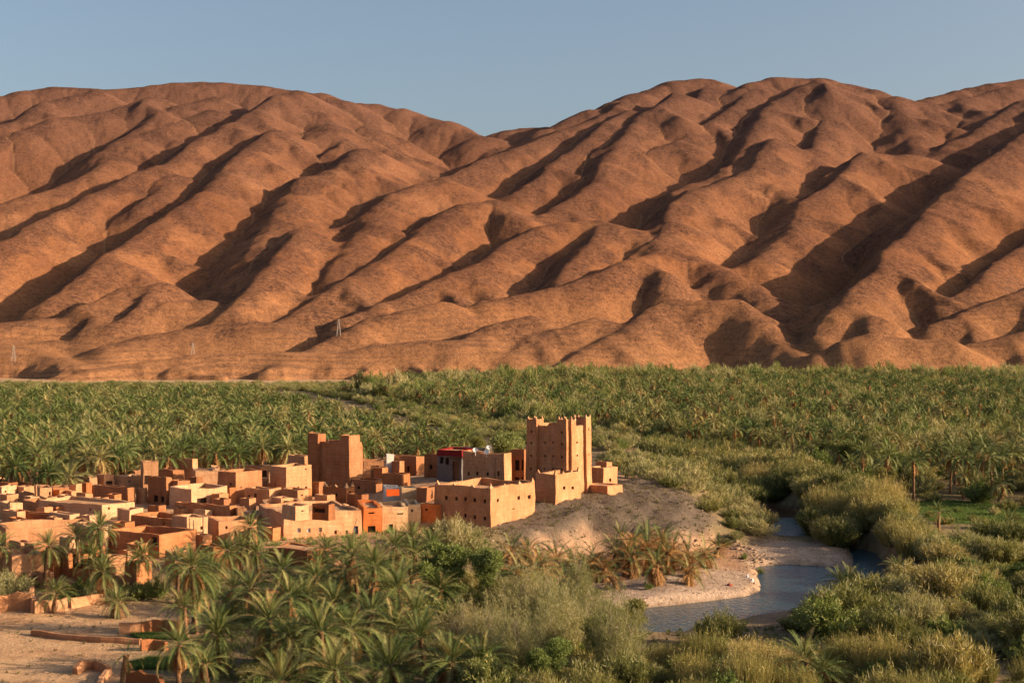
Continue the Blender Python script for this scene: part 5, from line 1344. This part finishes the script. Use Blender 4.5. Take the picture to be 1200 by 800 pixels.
for i, (px, pb, pt, nd_, sc, zone) in enumerate([
    (945, 808, 772, 8, 1.0, 'reedbank'), (975, 812, 788, 4, .8, 'reedbank'), (1053, 686, 668, 2, .75, 'rightbush'), (1000, 690, 682, 2, .95, 'rightbush'), (985, 692, 684, 4, .9, 'rightbush'),
    (1100, 622, 600, 2, .65, 'field'), (1183, 632, 612, 4, .85, 'field'), (1172, 640, 628, 6, .8, 'field'),
    (624, 690, 668, 20, 1.0, 'prom'), (640, 684, 660, 22, 1.0, 'prom'), (610, 690, 672, 12, .9, 'prom'), (598, 660, 645, 3, .8, 'prom'), (618, 658, 644, 4, .8, 'prom'), (665, 680, 662, 26, .95, 'prom'), (690, 680, 660, 26, .9, 'prom'),
    (708, 682, 664, 30, .9, 'prom'), (735, 668, 640, 26, .9, 'prom'), (748, 664, 636, 30, .95, 'prom'), (760, 672, 640, 36, .95, 'prom'), (772, 684, 660, 40, .8, 'prom'), (783, 672, 645, 30, .9, 'prom'), (800, 668, 648, 14, .9, 'prom'),
    (812, 676, 658, 30, .8, 'prom'), (838, 652, 640, 6, .7, 'prom'), (650, 672, 655, 20, .9, 'prom'), (722, 690, 676, 24, .7, 'prom'), (728, 656, 634, 30, .9, 'prom'), (742, 676, 652, 36, .8, 'prom'), (756, 656, 628, 34, .9, 'prom'), (768, 660, 634, 36, .9, 'prom'), (790, 662, 640, 34, .8, 'prom'), (778, 652, 630, 28, .8, 'prom'), (805, 684, 668, 40, .7, 'prom'), (716, 668, 648, 26, .8, 'prom'), (698, 672, 655, 26, .8, 'prom'), (824, 664, 648, 34, .75, 'prom')]):
    x, y, h = by_top(px, pb, pt)
    near_palm(x, y, max(0.5, h), zone, 420 + i, 24 if zone == 'prom' else 36, nd_, sc * (1.15 if zone == 'prom' else .9))

def canopy(pts, z): return wpoly(pts, z)
GROVE_L = canopy([(-260, 453), (300, 453), (345, 460), (440, 480), (520, 507), (560, 520), (548, 533), (500, 531), (455, 525), (430, 530), (250, 540), (130, 548), (100, 556), (-260, 562)], 6)
GROVE_R = canopy([(400, 446), (500, 437), (600, 433), (1460, 428), (1460, 548), (1230, 545), (1080, 538), (1005, 530), (930, 508), (850, 495), (760, 484), (640, 476), (560, 466), (450, 452)], 7.5)
STRIP = canopy([(330, 449), (450, 456), (560, 470), (660, 484), (760, 496), (800, 515), (700, 520), (640, 516), (560, 505), (500, 492), (430, 470)], 2.0)
BANK_L = canopy([(702, 552), (770, 545), (850, 566), (898, 590), (900, 622), (862, 612), (800, 590), (770, 592), (735, 580)], 2.0)
BANK_R = canopy([(760, 520), (850, 520), (940, 545), (1010, 575), (1090, 628), (1060, 640), (985, 612), (915, 578), (850, 556), (770, 540)], 2.2)
RIGHT = canopy([(935, 698), (975, 686), (1050, 676), (1075, 646), (1110, 632), (1200, 612), (1440, 640), (1440, 790), (1150, 750), (1040, 735), (960, 722)], 2.0)
LOWR = canopy([(740, 736), (800, 738), (880, 735), (1000, 750), (1120, 765), (1440, 815), (1440, 870), (700, 870), (690, 780)], 1.8)
CENT = canopy([(505, 655), (600, 640), (690, 665), (740, 690), (745, 730), (780, 760), (760, 850), (560, 850), (540, 740), (510, 700)], 4)
FRONTZ = canopy([(245, 655), (510, 640), (540, 700), (560, 800), (560, 850), (240, 850), (262, 760), (240, 720)], 5)
WATER = [POOL_A, POOL_B, POOL_C, BAR, MUDFLAT]
def dry_land(x, y, r=0.8):
    x = np.asarray(x, float); y = np.asarray(y, float); ok = np.ones(x.shape, bool)
    for p_ in WATER: ok &= sdf(p_, x, y) > r
    return ok
def visible_first(X, Y, n):
    """nearest n of the points, the rest"""
    px_ = 600 + F * X / Y; o = np.argsort(Y + 1e5 * ((px_ < -15) | (px_ > 1215))); return o[:n], o[n:]

# the groves behind the village and across the river
gl = scatter(GROVE_L, 5.9, seed=11); gr = scatter(GROVE_R, 6.8, seed=12)
def thin(P, seed):
    g_ = np.random.default_rng(seed); d_ = 0.74 + 0.9 * fbm(P[0] / 42, P[1] / 80, 3); m_ = g_.uniform(0, 1, len(P[0])) < d_; return P[0][m_], P[1][m_]
gr = thin(gr, 91); gl = thin(gl, 92) if False else gl
far_pts = []
def h_of(x, y, lo, hi, s): return lo + (hi - lo) * (0.5 + 0.5 * math.sin(x * 12.9898 * s + y * 78.233) * 0.9)
for (X, Y), n, zone, (lo, hi) in ((gl, 105, 'grove_l', (2.6, 5.2)), (gr, 100, 'grove_r', (3.6, 7.2))):
    a_i, b_i = visible_first(X, Y, n)
    for k in a_i: mid_palm(X[k], Y[k], h_of(X[k], Y[k], lo, hi, 1.0), zone, int(k) + 1000, (0.85 if zone == 'grove_l' else 0.8) + 0.3 * ((k * 37) % 10) / 10)
    far_pts += [(X[k], Y[k], h_of(X[k], Y[k], lo, hi, 1.0), 0.95 if zone == 'grove_l' else 0.85) for k in b_i]

# far palms: one object, one joined low model instanced on points
def far_palm(seed):
    c = crown_mesh('c', seed, FR_FAR, FR_FDRY, (22, 20, 16, 24, 13, 21)[seed % 6], (6, 12, 20, 5, 28, 14)[seed % 6], 0.95 + 0.05 * (seed % 3)); v, t = mesh_arrays(c)
    mi = np.empty(len(c.polygons), np.int32); c.polygons.foreach_get('material_index', mi)
    tr, (bx, by) = trunk_mesh('t', seed, 7.5, 0.22, 5, 0.3, 8); tv, tt = mesh_arrays(tr)
    me = fast_mesh('palm_far', np.concatenate([v, tv - np.array([bx, by, 7.5])]), np.concatenate([t, tt + len(v)]), [M['frond'], M['dry_frond'], M['palm_bark']], np.concatenate([mi, np.full(len(tt), 2)]))
    return me
def low_bush(seed, mats): return bush_mesh('bush_far', seed, 40, 1300, mats, 1.9, 2.5, 0.5, 0.05, 0.8, 0.3)
def gn_scatter(name, pts, meshes, label_kind='stuff'):
    """pts: (x, y, z, scale xy, scale z, rot, index)"""
    A = np.array(pts, np.float32); n = len(A)
    me = bpy.data.meshes.new(name); me.vertices.add(n); me.vertices.foreach_set('co', A[:, :3].copy().ravel())
    for nm, col in (('sxy', 3), ('sz', 4), ('rz', 5)):
        at = me.attributes.new(nm, 'FLOAT', 'POINT'); at.data.foreach_set('value', A[:, col].copy())
    at = me.attributes.new('pick', 'INT', 'POINT'); at.data.foreach_set('value', A[:, 6].astype(np.int32))
    o = mesh_obj(name, me); o['kind'] = 'stuff'
    coll = bpy.data.collections.new(name + '_models')
    for m_ in meshes: coll.objects.link(bpy.data.objects.new(m_.name, m_))
    ng = bpy.data.node_groups.new(name, 'GeometryNodeTree')
    ng.interface.new_socket('Geometry', in_out='INPUT', socket_type='NodeSocketGeometry'); ng.interface.new_socket('Geometry', in_out='OUTPUT', socket_type='NodeSocketGeometry')
    N = ng.nodes; gi = N.new('NodeGroupInput'); go = N.new('NodeGroupOutput')
    ip = N.new('GeometryNodeInstanceOnPoints'); ci = N.new('GeometryNodeCollectionInfo')
    ci.inputs['Collection'].default_value = coll; ci.inputs['Separate Children'].default_value = True; ci.inputs['Reset Children'].default_value = True
    def attr(nm, ty):
        a = N.new('GeometryNodeInputNamedAttribute'); a.data_type = ty; a.inputs['Name'].default_value = nm
        return [s for s in a.outputs if s.enabled and s.name == 'Attribute'][0]
    sx, sz, rz, pk = attr('sxy', 'FLOAT'), attr('sz', 'FLOAT'), attr('rz', 'FLOAT'), attr('pick', 'INT')
    cs = N.new('ShaderNodeCombineXYZ'); cr = N.new('ShaderNodeCombineXYZ'); L_ = ng.links.new
    L_(sx, cs.inputs[0]); L_(sx, cs.inputs[1]); L_(sz, cs.inputs[2]); L_(rz, cr.inputs[2])
    L_(gi.outputs[0], ip.inputs['Points']); L_(ci.outputs[0], ip.inputs['Instance']); ip.inputs['Pick Instance'].default_value = True
    L_(pk, ip.inputs['Instance Index']); L_(cr.outputs[0], ip.inputs['Rotation']); L_(cs.outputs[0], ip.inputs['Scale']); L_(ip.outputs[0], go.inputs[0])
    md = o.modifiers.new('scatter', 'NODES'); md.node_group = ng
    return o
fx = np.array(far_pts); fz = G(fx[:, 0], fx[:, 1]); gg = np.random.default_rng(5)
FARP = [far_palm(s_) for s_ in (501, 502, 503, 504, 505, 506)]
gn_scatter('palm_grove', [(a, b, c + h_ * (0.75 + 0.5 * q_), k_ * (0.82 + .45 * q2_), k_ * (0.82 + .45 * q2_), gg.uniform(0, 6.28), gg.integers(0, 6)) for (a, b, h_, k_), c, q_, q2_ in zip(far_pts, fz, gg.uniform(0, 1, len(far_pts)), gg.uniform(0, 1, len(far_pts)))], FARP)

# bushes and shrubs
bl = []            # (kind, x, y, zone, scale)
def add_zone(poly, step, seed, kinds, zone, smin, smax, keep=1.0, dm=0.8):
    X, Y = scatter(poly, step, 0.45, seed, keep); ok = dry_land(X, Y, dm); g = random.Random(seed)
    for x, y in zip(X[ok], Y[ok]): bl.append((g.choice(kinds), x, y, zone, g.uniform(smin, smax)))
add_zone(RIGHT, 4.4, 21, ['tamarisk', 'tamarisk', 'tamarisk', 'pale', 'green'], 'rightbush', .7, 1.6)
add_zone(BANK_L, 4.0, 22, ['tamarisk', 'pale', 'pale'], 'bank_l', .75, 1.15)
add_zone(BANK_R, 3.2, 23, ['tamarisk', 'reed', 'reed', 'tamarisk'], 'bank_r', 1.1, 1.6)
add_zone(LOWR, 3.7, 24, ['tamarisk', 'reed', 'reed', 'green', 'reed'], 'reedbank', .55, 1.15)
add_zone(CENT, 4.0, 25, ['tamarisk', 'green', 'pale', 'pale', 'tamarisk'], 'centre', .7, 1.25)
add_zone(STRIP, 5.4, 26, ['tamarisk', 'pale', 'tamarisk', 'green'], 'strip', .9, 1.4)
add_zone(GROVE_R, 15, 27, ['tamarisk', 'pale', 'green'], 'grove_r', 1.2, 1.9)
add_zone(FRONTZ, 7.0, 28, ['green', 'green', 'tamarisk'], 'front', .6, .9)
for px, py, k, s_ in ((1090, 606, 'tamarisk', .5), (1122, 600, 'green', .45), (1140, 610, 'tamarisk', .5), (1165, 603, 'pale', .5), (1190, 611, 'tamarisk', .55), (1110, 614, 'reed', .6), (1150, 618, 'reed', .7), (30, 690, 'green', .7), (75, 702, 'green', .7), (95, 700, 'green', .8), (112, 702, 'pale', .8), (145, 700, 'green', .9), (165, 700, 'green', .9), (182, 702, 'green', .8), (133, 706, 'pale', .8), (8, 702, 'pale', 1.3),
                     (930, 738, 'tamarisk', .8), (845, 755, 'tamarisk', 1.05), (830, 752, 'tamarisk', .8), (545, 640, 'pale', 1.2), (530, 648, 'pale', 1.3), (520, 640, 'tamarisk', 1.1), (555, 652, 'pale', .9), (825, 655, 'tamarisk', .55), (850, 640, 'tamarisk', .6), (862, 632, 'pale', .6),
                     (872, 655, 'green', .35), (890, 672, 'green', .35), (760, 690, 'green', .3), (700, 697, 'tamarisk', .4), (668, 690, 'tamarisk', .5), (1115, 812, 'tamarisk', 1.5), (1050, 812, 'green', 1.2), (1105, 690, 'tamarisk', 1.3)):
    x, y, z = ground_at(px, py); bl.append((k, x, y, 'yard' if px < 240 else 'misc', s_))
bl.sort(key=lambda b: b[2])
size = lambda b: b[4] / b[2] * (1.0 if abs(b[1]) < 0.385 * b[2] else 0.0)
rank = sorted(range(len(bl)), key=lambda i: -size(bl[i])); pick = set(rank[:290]); rest = []
for i, (k, x, y, zone, s_) in enumerate(bl):
    if i in pick: plant(k, x, y, zone, 3000 + i, s_)
    else: rest.append((k, x, y, s_))
rx_ = np.array([(b[1], b[2]) for b in rest]); rz_ = G(rx_[:, 0], rx_[:, 1])
FARB = [low_bush(700, [M['tamarisk'], M['pale_tamarisk']]), low_bush(701, [M['tamarisk'], M['pale_tamarisk']]), low_bush(702, [M['pale_tamarisk'], M['tamarisk']]), low_bush(703, [M['green_leaf'], M['tamarisk']])]
ki_ = {'tamarisk': 0, 'pale': 2, 'green': 3, 'reed': 1}
bp_ = [(b[1], b[2], z_ - .1, b[3], b[3] * gg.uniform(.8, 1.2), gg.uniform(0, 6.28), ki_[b[0]] + (b[0] == 'tamarisk') * int(gg.integers(0, 2))) for b, z_ in zip(rest, rz_)]
# low scrub under the grove and at the mountain's foot
ux, uy = scatter(canopy([(-260, 449), (500, 449), (500, 455), (-260, 456)], 1.5), 9, seed=31); uz = G(ux, uy)
bp_ += [(a, b, c - .1, gg.uniform(1.0, 2.2), gg.uniform(.9, 1.6), gg.uniform(0, 6.28), gg.integers(0, 3)) for a, b, c in zip(ux, uy, uz)]
ux, uy = scatter(GROVE_R, 7.0, seed=33, keep=.9, dmin=270); uz = G(ux, uy); g_ = 0.30 - 0.9 * fbm(ux / 42, uy / 80, 3)
bp_ += [(a, b, c - .1, gg.uniform(1.3, 2.4), gg.uniform(1.7, 3.2), gg.uniform(0, 6.28), gg.integers(0, 4)) for a, b, c, k_ in zip(ux, uy, uz, g_) if gg.uniform(0, 1) < 0.12 + k_]
ux, uy = scatter(canopy([(420, 448), (520, 440), (700, 435), (1460, 430), (1460, 436), (700, 441), (520, 446), (430, 454)], 7), 11, seed=35, keep=.5); uz = G(ux, uy)
bp_ += [(a, b, c - .1, gg.uniform(1.6, 3.4), gg.uniform(2.4, 5.2), gg.uniform(0, 6.28), gg.integers(0, 4)) for a, b, c in zip(ux, uy, uz)]
ux, uy = scatter(GROVE_L, 17, seed=34, keep=.5, dmin=330); uz = G(ux, uy)
bp_ += [(a, b, c - .1, gg.uniform(1.2, 2.0), gg.uniform(2.0, 2.8), gg.uniform(0, 6.28), gg.integers(0, 4)) for a, b, c in zip(ux, uy, uz)]
ux, uy = scatter(GROVE_R, 8.5, seed=32, keep=.8, dmax=620); uz = G(ux, uy)
bp_ += [(a, b, c - .1, gg.uniform(.5, 1.1), gg.uniform(.4, .8), gg.uniform(0, 6.28), gg.integers(0, 4)) for a, b, c in zip(ux, uy, uz)]
gn_scatter('distant_scrub', bp_, FARB)

# broad trees
for i, (px, pb, kind, s_, lab) in enumerate([
    (548, 720, 'green', 1.35, 'large bright green leafy tree at the edge of the front palms'), (575, 716, 'green', 1.2, 'green leafy tree just right of the large bright green one'), (528, 712, 'green', 1.0, 'smaller green tree left of the large bright green one'),
    (580, 790, 'pale', 1.0, 'pale feathery tamarisk tree with a thin white trunk, left of three'), (545, 778, 'pale', 1.0, 'short bare looking tamarisk beside the brown palm'), (607, 806, 'pale', 1.05, 'pale feathery tamarisk tree with a tall white trunk, middle of three'), (660, 780, 'pale', 1.05, 'pale feathery tamarisk tree with forked white limbs, right of three'),
    (690, 752, 'pale', 0.95, 'grey feathery tamarisk near the river shore'), (640, 748, 'pale', 0.95, 'grey feathery tamarisk behind the white trunked ones'), (705, 798, 'olive', 1.1, 'olive coloured tree at the bottom by the river trees'), (735, 775, 'olive', 1.1, 'olive coloured tree nearest the river bend'), (640, 815, 'green', .8, 'green bushy tree at the bottom edge'),
    (722, 806, 'pale', 1.2, 'grey feathery tamarisk at the bottom edge by the reeds'), (620, 735, 'pale', 1.1, 'pale feathery tamarisk between the sandbank palms and the white trunks'), (675, 722, 'pale', .95, 'pale feathery tamarisk nearest the sandbank palms'), (640, 790, 'pale', 1.0, 'pale feathery tamarisk with dense crown between the white trunks'),
    (575, 560, 'green', 1.4, 'wide green tree standing behind the crimson house'), (598, 556, 'green', 1.2, 'green tree between the square block and the tall tower'), (560, 552, 'olive', 1.2, 'olive tree left of the wide green tree'),
    (985, 560, 'olive', 1.5, 'large grey green tree at the edge of the far palm grove'), (1040, 585, 'olive', 1.1, 'round grey green tree by the green field'), (965, 548, 'olive', 1.2, 'grey green tree left of the large one at the far grove'), (1020, 560, 'pale', .9, 'pale twiggy tree in the far grove above the reeds')]):
    x, y, z = ground_at(px, pb); tree(kind, x, y, 'tree', i, s_, lab)

# the line of pylons along the mountain's foot
mo = bpy.data.objects['mountains']; dg_ = bpy.context.evaluated_depsgraph_get()
for px, D_, ht, lab in ((16, 1060, 12, 'pale steel pylon on the low striped hill at far left'), (226, 1075, 11, 'pale steel pylon standing on the mountain foot above the village'), (397, 1075, 12, 'pale steel pylon on the mountain foot above the ruined tower')):
    x = (px - 600) / F * D_; ok, co, _, _ = mo.ray_cast(Vector((x, D_, 900)), Vector((0, 0, -1)))
    root = empty('power_pylon', (x, D_, co.z if ok else 5)); tag(root, lab, 'pylon', 'pylons along the mountain foot', 'thing')
    mb = MB()
    for sx, sy in ((-1, -1), (1, -1), (1, 1), (-1, 1)): mb.tube([(1.5 * sx, 1.5 * sy, -1), (.5 * sx, .5 * sy, ht * .75), (.15 * sx, .15 * sy, ht)], [.09, .08, .06], 4)
    for k in range(5):
        z0, z1 = ht * k / 6.6, ht * (k + 1) / 6.6; w0, w1 = 1.5 - 1.1 * z0 / (ht * .75), 1.5 - 1.1 * z1 / (ht * .75)
        for q in range(4):
            a0, a1 = math.pi / 4 + q * math.pi / 2, math.pi / 4 + (q + 1) * math.pi / 2
            mb.tube([(w0 * 1.41 * math.cos(a0), w0 * 1.41 * math.sin(a0), z0), (w1 * 1.41 * math.cos(a1), w1 * 1.41 * math.sin(a1), z1)], [.045, .045], 3)
    mesh_obj('lattice', mb.mesh('lattice', M['pylon_steel']), root)
    for zz, wd in ((.78, 2.4), (.9, 1.8)):
        m2 = MB(); m2.tube([(-wd, 0, ht * zz), (0, 0, ht * zz + .5), (wd, 0, ht * zz)], [.06, .1, .06], 4); mesh_obj('cross_arm', m2.mesh('cross_arm', M['pylon_steel']), root)

# grass in the plots
def grass_plot(name, poly, per, h):
    P = np.array(poly); g = np.random.default_rng(len(RECORDS)); n = int(per)
    X = g.uniform(P[:, 0].min(), P[:, 0].max(), n); Y = g.uniform(P[:, 1].min(), P[:, 1].max(), n); m_ = sdf(poly, X, Y) < 0; X, Y = X[m_], Y[m_]
    b = np.stack([X, Y, G(X, Y) - 0.02], 1); s_ = max(1.0, Y.mean() / 150)
    tip = b + np.stack([g.normal(0, .10, len(X)), g.normal(0, .10, len(X)), h * g.uniform(.5, 1.2, len(X))], 1)
    side = unit(np.cross(tip - b, g.normal(0, 1, (len(X), 3)))) * (0.03 * s_)
    o = mesh_obj(name, tri_cloud((b, tip, side), name, [M['grass']])); o['kind'] = 'stuff'
for P, n_ in zip(FIELDS_G, (9000, 22000, 30000, 20000, 12000)): grass_plot('grass_field', P, n_, 0.35)
# dry weeds and pebbles on the mound, the yard and the banks
def litter(name, poly, n, mat, lo, hi, seed, weed=True):
    P = np.array(poly); g = np.random.default_rng(seed)
    X = g.uniform(P[:, 0].min(), P[:, 0].max(), n); Y = g.uniform(P[:, 1].min(), P[:, 1].max(), n); m_ = (sdf(poly, X, Y) < 0) & clear_of_walls(X, Y, .2) & dry_land(X, Y, -99 if not weed else .3); X, Y = X[m_], Y[m_]; n = len(X)
    Z = G(X, Y)
    if weed:
        k = 14; c = np.repeat(np.stack([X, Y, Z], 1), k, 0); s_ = np.repeat(g.uniform(lo, hi, n), k)
        b = c + g.normal(0, .25, c.shape) * s_[:, None] * np.array([1, 1, 0]); tip = b + (g.normal(0, .45, c.shape) + np.array([0, 0, .8])) * s_[:, None]
        me = tri_cloud((b, tip, unit(np.cross(tip - b, g.normal(0, 1, c.shape))) * (.10 * s_)[:, None]), name, [M[mat]])
    else:
        t = np.array([[1, 0, -.2], [-.5, .87, -.2], [-.5, -.87, -.2], [.1, .05, .7]], np.float32)
        r = g.uniform(lo, hi, n) ** 1.0; a = g.uniform(0, 6.28, n); ca, sa = np.cos(a), np.sin(a)
        V = np.empty((n, 4, 3), np.float32)
        V[:, :, 0] = X[:, None] + r[:, None] * (t[:, 0] * ca[:, None] - t[:, 1] * sa[:, None]); V[:, :, 1] = Y[:, None] + r[:, None] * (t[:, 0] * sa[:, None] + t[:, 1] * ca[:, None]); V[:, :, 2] = Z[:, None] + r[:, None] * t[:, 2]
        f = np.array([[0, 1, 3], [1, 2, 3], [2, 0, 3]]); me = fast_mesh(name, V.reshape(-1, 3), (f[None] + 4 * np.arange(n)[:, None, None]).reshape(-1, 3), [M[mat]])
    o = mesh_obj(name, me); o['kind'] = 'stuff'
litter('dry_weeds', MOUND, 1500, 'weed', .12, .4, 61)
litter('loose_stones', MOUND, 3000, 'rock', .03, .12, 62, False)
litter('shore_stones', PROM, 2600, 'rock', .04, .2, 63, False)
litter('gravel', BAR, 2600, 'rock', .04, .13, 64, False)
def edge_ring(P, a, b):
    c = np.mean(np.array(P), 0); return P
def rim_stones(name, P, n, lo, hi, seed, w_in, w_out):
    g = np.random.default_rng(seed); A = np.array(P); B = np.roll(A, -1, 0); ln = np.linalg.norm(B - A, axis=1); k = g.choice(len(A), n, p=ln / ln.sum()); t = g.uniform(0, 1, n)
    p_ = A[k] + (B - A)[k] * t[:, None]; nrm = np.stack([(B - A)[k][:, 1], -(B - A)[k][:, 0]], 1); nrm /= np.linalg.norm(nrm, axis=1, keepdims=True)
    p_ = p_ + nrm * g.uniform(-w_in, w_out, n)[:, None]; X, Y = p_[:, 0], p_[:, 1]; Z = G(X, Y); m_ = Z > -2.35; X, Y, Z = X[m_], Y[m_], Z[m_]
    bmv = bmesh.new(); bmesh.ops.create_icosphere(bmv, subdivisions=1, radius=1.0); bv = np.array([tuple(v.co) for v in bmv.verts]); bf = np.array([[v.index for v in f.verts] for f in bmv.faces]); bmv.free()
    n = len(X); r = lo + (hi - lo) * g.uniform(0, 1, n) ** 3; V = bv[None] * (1 + g.normal(0, .2, (n, len(bv), 1))) * r[:, None, None] * np.array([1.3, 1.0, .6]); V += np.stack([X, Y, Z + .05], 1)[:, None]
    o = mesh_obj(name, fast_mesh(name, V.reshape(-1, 3), (bf[None] + len(bv) * np.arange(n)[:, None, None]).reshape(-1, 3), [M['rock']])); o['kind'] = 'stuff'
rim_stones('shore_rocks', PROM, 700, .05, .34, 71, 2.0, 1.0); rim_stones('bar_rocks', BAR, 250, .04, .2, 72, 2, 1)
rim_stones('slope_rocks', MOUND, 250, .05, .3, 73, 6, 2)
litter('yard_stones', COURT, 2500, 'rock', .03, .12, 65, False)
litter('yard_weeds', COURT, 420, 'weed', .1, .3, 66)
litter('ground_cover', canopy([(235, 660), (520, 640), (740, 700), (760, 860), (235, 860)], 0), 4000, 'green_leaf', .2, .55, 67)
litter('bank_weeds', canopy([(690, 730), (1440, 650), (1440, 880), (690, 880)], 0), 5000, 'tamarisk', .2, .5, 68)
litter('bank_herbs', canopy([(560, 640), (680, 650), (690, 700), (560, 700)], 0), 1500, 'weed', .15, .4, 69)

# ------------------------------------------------------------------ labels that single plants out

_n = 'second third fourth fifth sixth seventh eighth ninth tenth eleventh twelfth thirteenth fourteenth fifteenth sixteenth seventeenth eighteenth nineteenth twentieth twenty-first twenty-second twenty-third twenty-fourth'.split()
ORD = ['leftmost'] + [w + ' from the left' for w in _n]
_OLD = ['leftmost', 'second from the left', 'third from the left', 'fourth from the left', 'fifth from the left', 'sixth from the left', 'seventh from the left', 'eighth from the left', 'ninth from the left', 'tenth from the left', 'eleventh from the left', 'twelfth from the left']
# columns (right limit in the photo, landmark) for each zone, and row limits
LANDMARK = {
 'front': ([(75, 'by the left edge house and yard wall'), (135, 'before the red tumbled houses'), (190, 'before the stepped red house'), (250, 'beside the green plot'), (300, 'below the dark fronted houses'), (345, 'left of the flat roofed shed'), (400, 'below the plastered long house'), (450, 'left of the orange house front'), (500, 'below the cream house'), (900, 'beside the large green tree')], [(700, 'high'), (745, 'midway'), (9999, 'low')]),
 'prom': ([(660, 'left of the sandbank'), (730, 'on the left of the sandbank'), (775, 'on the middle of the sandbank'), (900, 'on the right of the sandbank')], []),
 'reedbank': ([(830, 'by the river bend at the bottom'), (900, 'below the muddy shore'), (960, 'around the lone bottom palm'), (1040, 'right of the lone bottom palm'), (1110, 'left of the bottom right corner'), (2000, 'in the bottom right corner')], [(765, 'upper'), (785, 'middle'), (9999, 'lower')]),
 'rightbush': ([(985, 'beside the river pool'), (1040, 'around the young palms by the river'), (1100, 'behind the young palms'), (1160, 'below the green field'), (2000, 'at the right edge')], [(670, 'upper'), (700, 'middle'), (9999, 'lower')]),
 'field': ([(2000, 'in the right hand green field')], []),
 'bank_l': ([(780, 'right of the end annex'), (840, 'above the gravel mound'), (2000, 'left of the upper water')], [(575, 'back'), (9999, 'front')]),
 'bank_r': ([(860, 'behind the upper river bank'), (930, 'right of the upper water'), (1000, 'above the gravel bar'), (2000, 'left of the green field')], [(560, 'back'), (9999, 'front')]),
 'centre': ([(590, 'under the large green tree'), (640, 'around the white trunked trees'), (690, 'under the grey tamarisks'), (2000, 'by the near river shore')], [(710, 'upper'), (760, 'middle'), (9999, 'lower')]),
 'strip': ([(560, 'on the strip behind the ruined tower'), (660, 'on the strip behind the tall tower'), (2000, 'on the strip right of the tall tower')], []),
 'yard': ([(60, 'behind the left edge yard wall'), (120, 'behind the short bushy palm'), (2000, 'behind the open yard')], []),
 'misc': ([(640, 'beside the long kasbah block'), (800, 'on the sandbank side of the mound'), (870, 'above the sandbank ledge'), (900, 'at the water edge'), (2000, 'by the lower right river bank')], [(700, 'upper'), (9999, 'lower')]),
 'grove_l': ([(25, 'beyond the left edge ruins'), (60, 'behind the back left ruins'), (95, 'behind the mud pillar'), (130, 'behind the framed front house'), (230, 'behind the tall back house'), (300, 'behind the smooth pale wall'), (370, 'behind the loggia house'), (440, 'behind the ruined tower'), (2000, 'behind the crimson topped house')], [(520, 'farther'), (9999, 'nearer')]),
 'grove_r': ([(760, 'right of the tall tower'), (860, 'above the upper river'), (940, 'above the gravel bar'), (1020, 'above the tall reeds'), (1080, 'left of the green field'), (1115, 'behind the near corner of the field'), (1150, 'behind the middle of the field'), (1185, 'behind the far end of the field'), (2000, 'at the right edge grove')], [(500, 'farther'), (530, 'middle'), (9999, 'nearer')]),
}
KINDW = {'palm': 'date palm', 'bush_tamarisk': 'olive tamarisk bush', 'bush_pale': 'pale tamarisk bush', 'bush_green': 'dark green leafy bush', 'reed': 'tan reed clump'}
GROUPW = {'palm': 'date palms', 'bush_tamarisk': 'olive tamarisk bushes', 'bush_pale': 'pale tamarisk bushes', 'bush_green': 'dark green leafy bushes', 'reed': 'tan reed clumps'}
cells = {}
for rec in RECORDS:
    o, px, py, D_, kind, zone = rec
    if o.get('label'): o['kind'] = 'thing'; o['group'] = 'trees' if kind.startswith('tree') else 'date palms'; continue
    cols, rows = LANDMARK[zone]
    c = next(w for lim, w in cols if px < lim); r_ = next((w for lim, w in rows if py < lim), '')
    cells.setdefault((kind, zone, c, r_), []).append(rec)
for (kind, zone, c, r_), recs in cells.items():
    recs.sort(key=lambda q: q[1])
    for i, (o, px, py, D_, _, _) in enumerate(recs):
        o['kind'] = 'thing'
        w = (r_ + ' ' if r_ else '') + KINDW[kind]
        if len(recs) == 1: lab = f'{w} {c}'
        elif len(recs) <= len(ORD): lab = f'{w} {c}, {ORD[i]}'
        else: lab = f'{w} standing {c}, one of many alike'
        o['label'] = lab
        o['group'] = f'{(r_ + " ") if r_ else ""}{GROUPW[kind]} {c}'
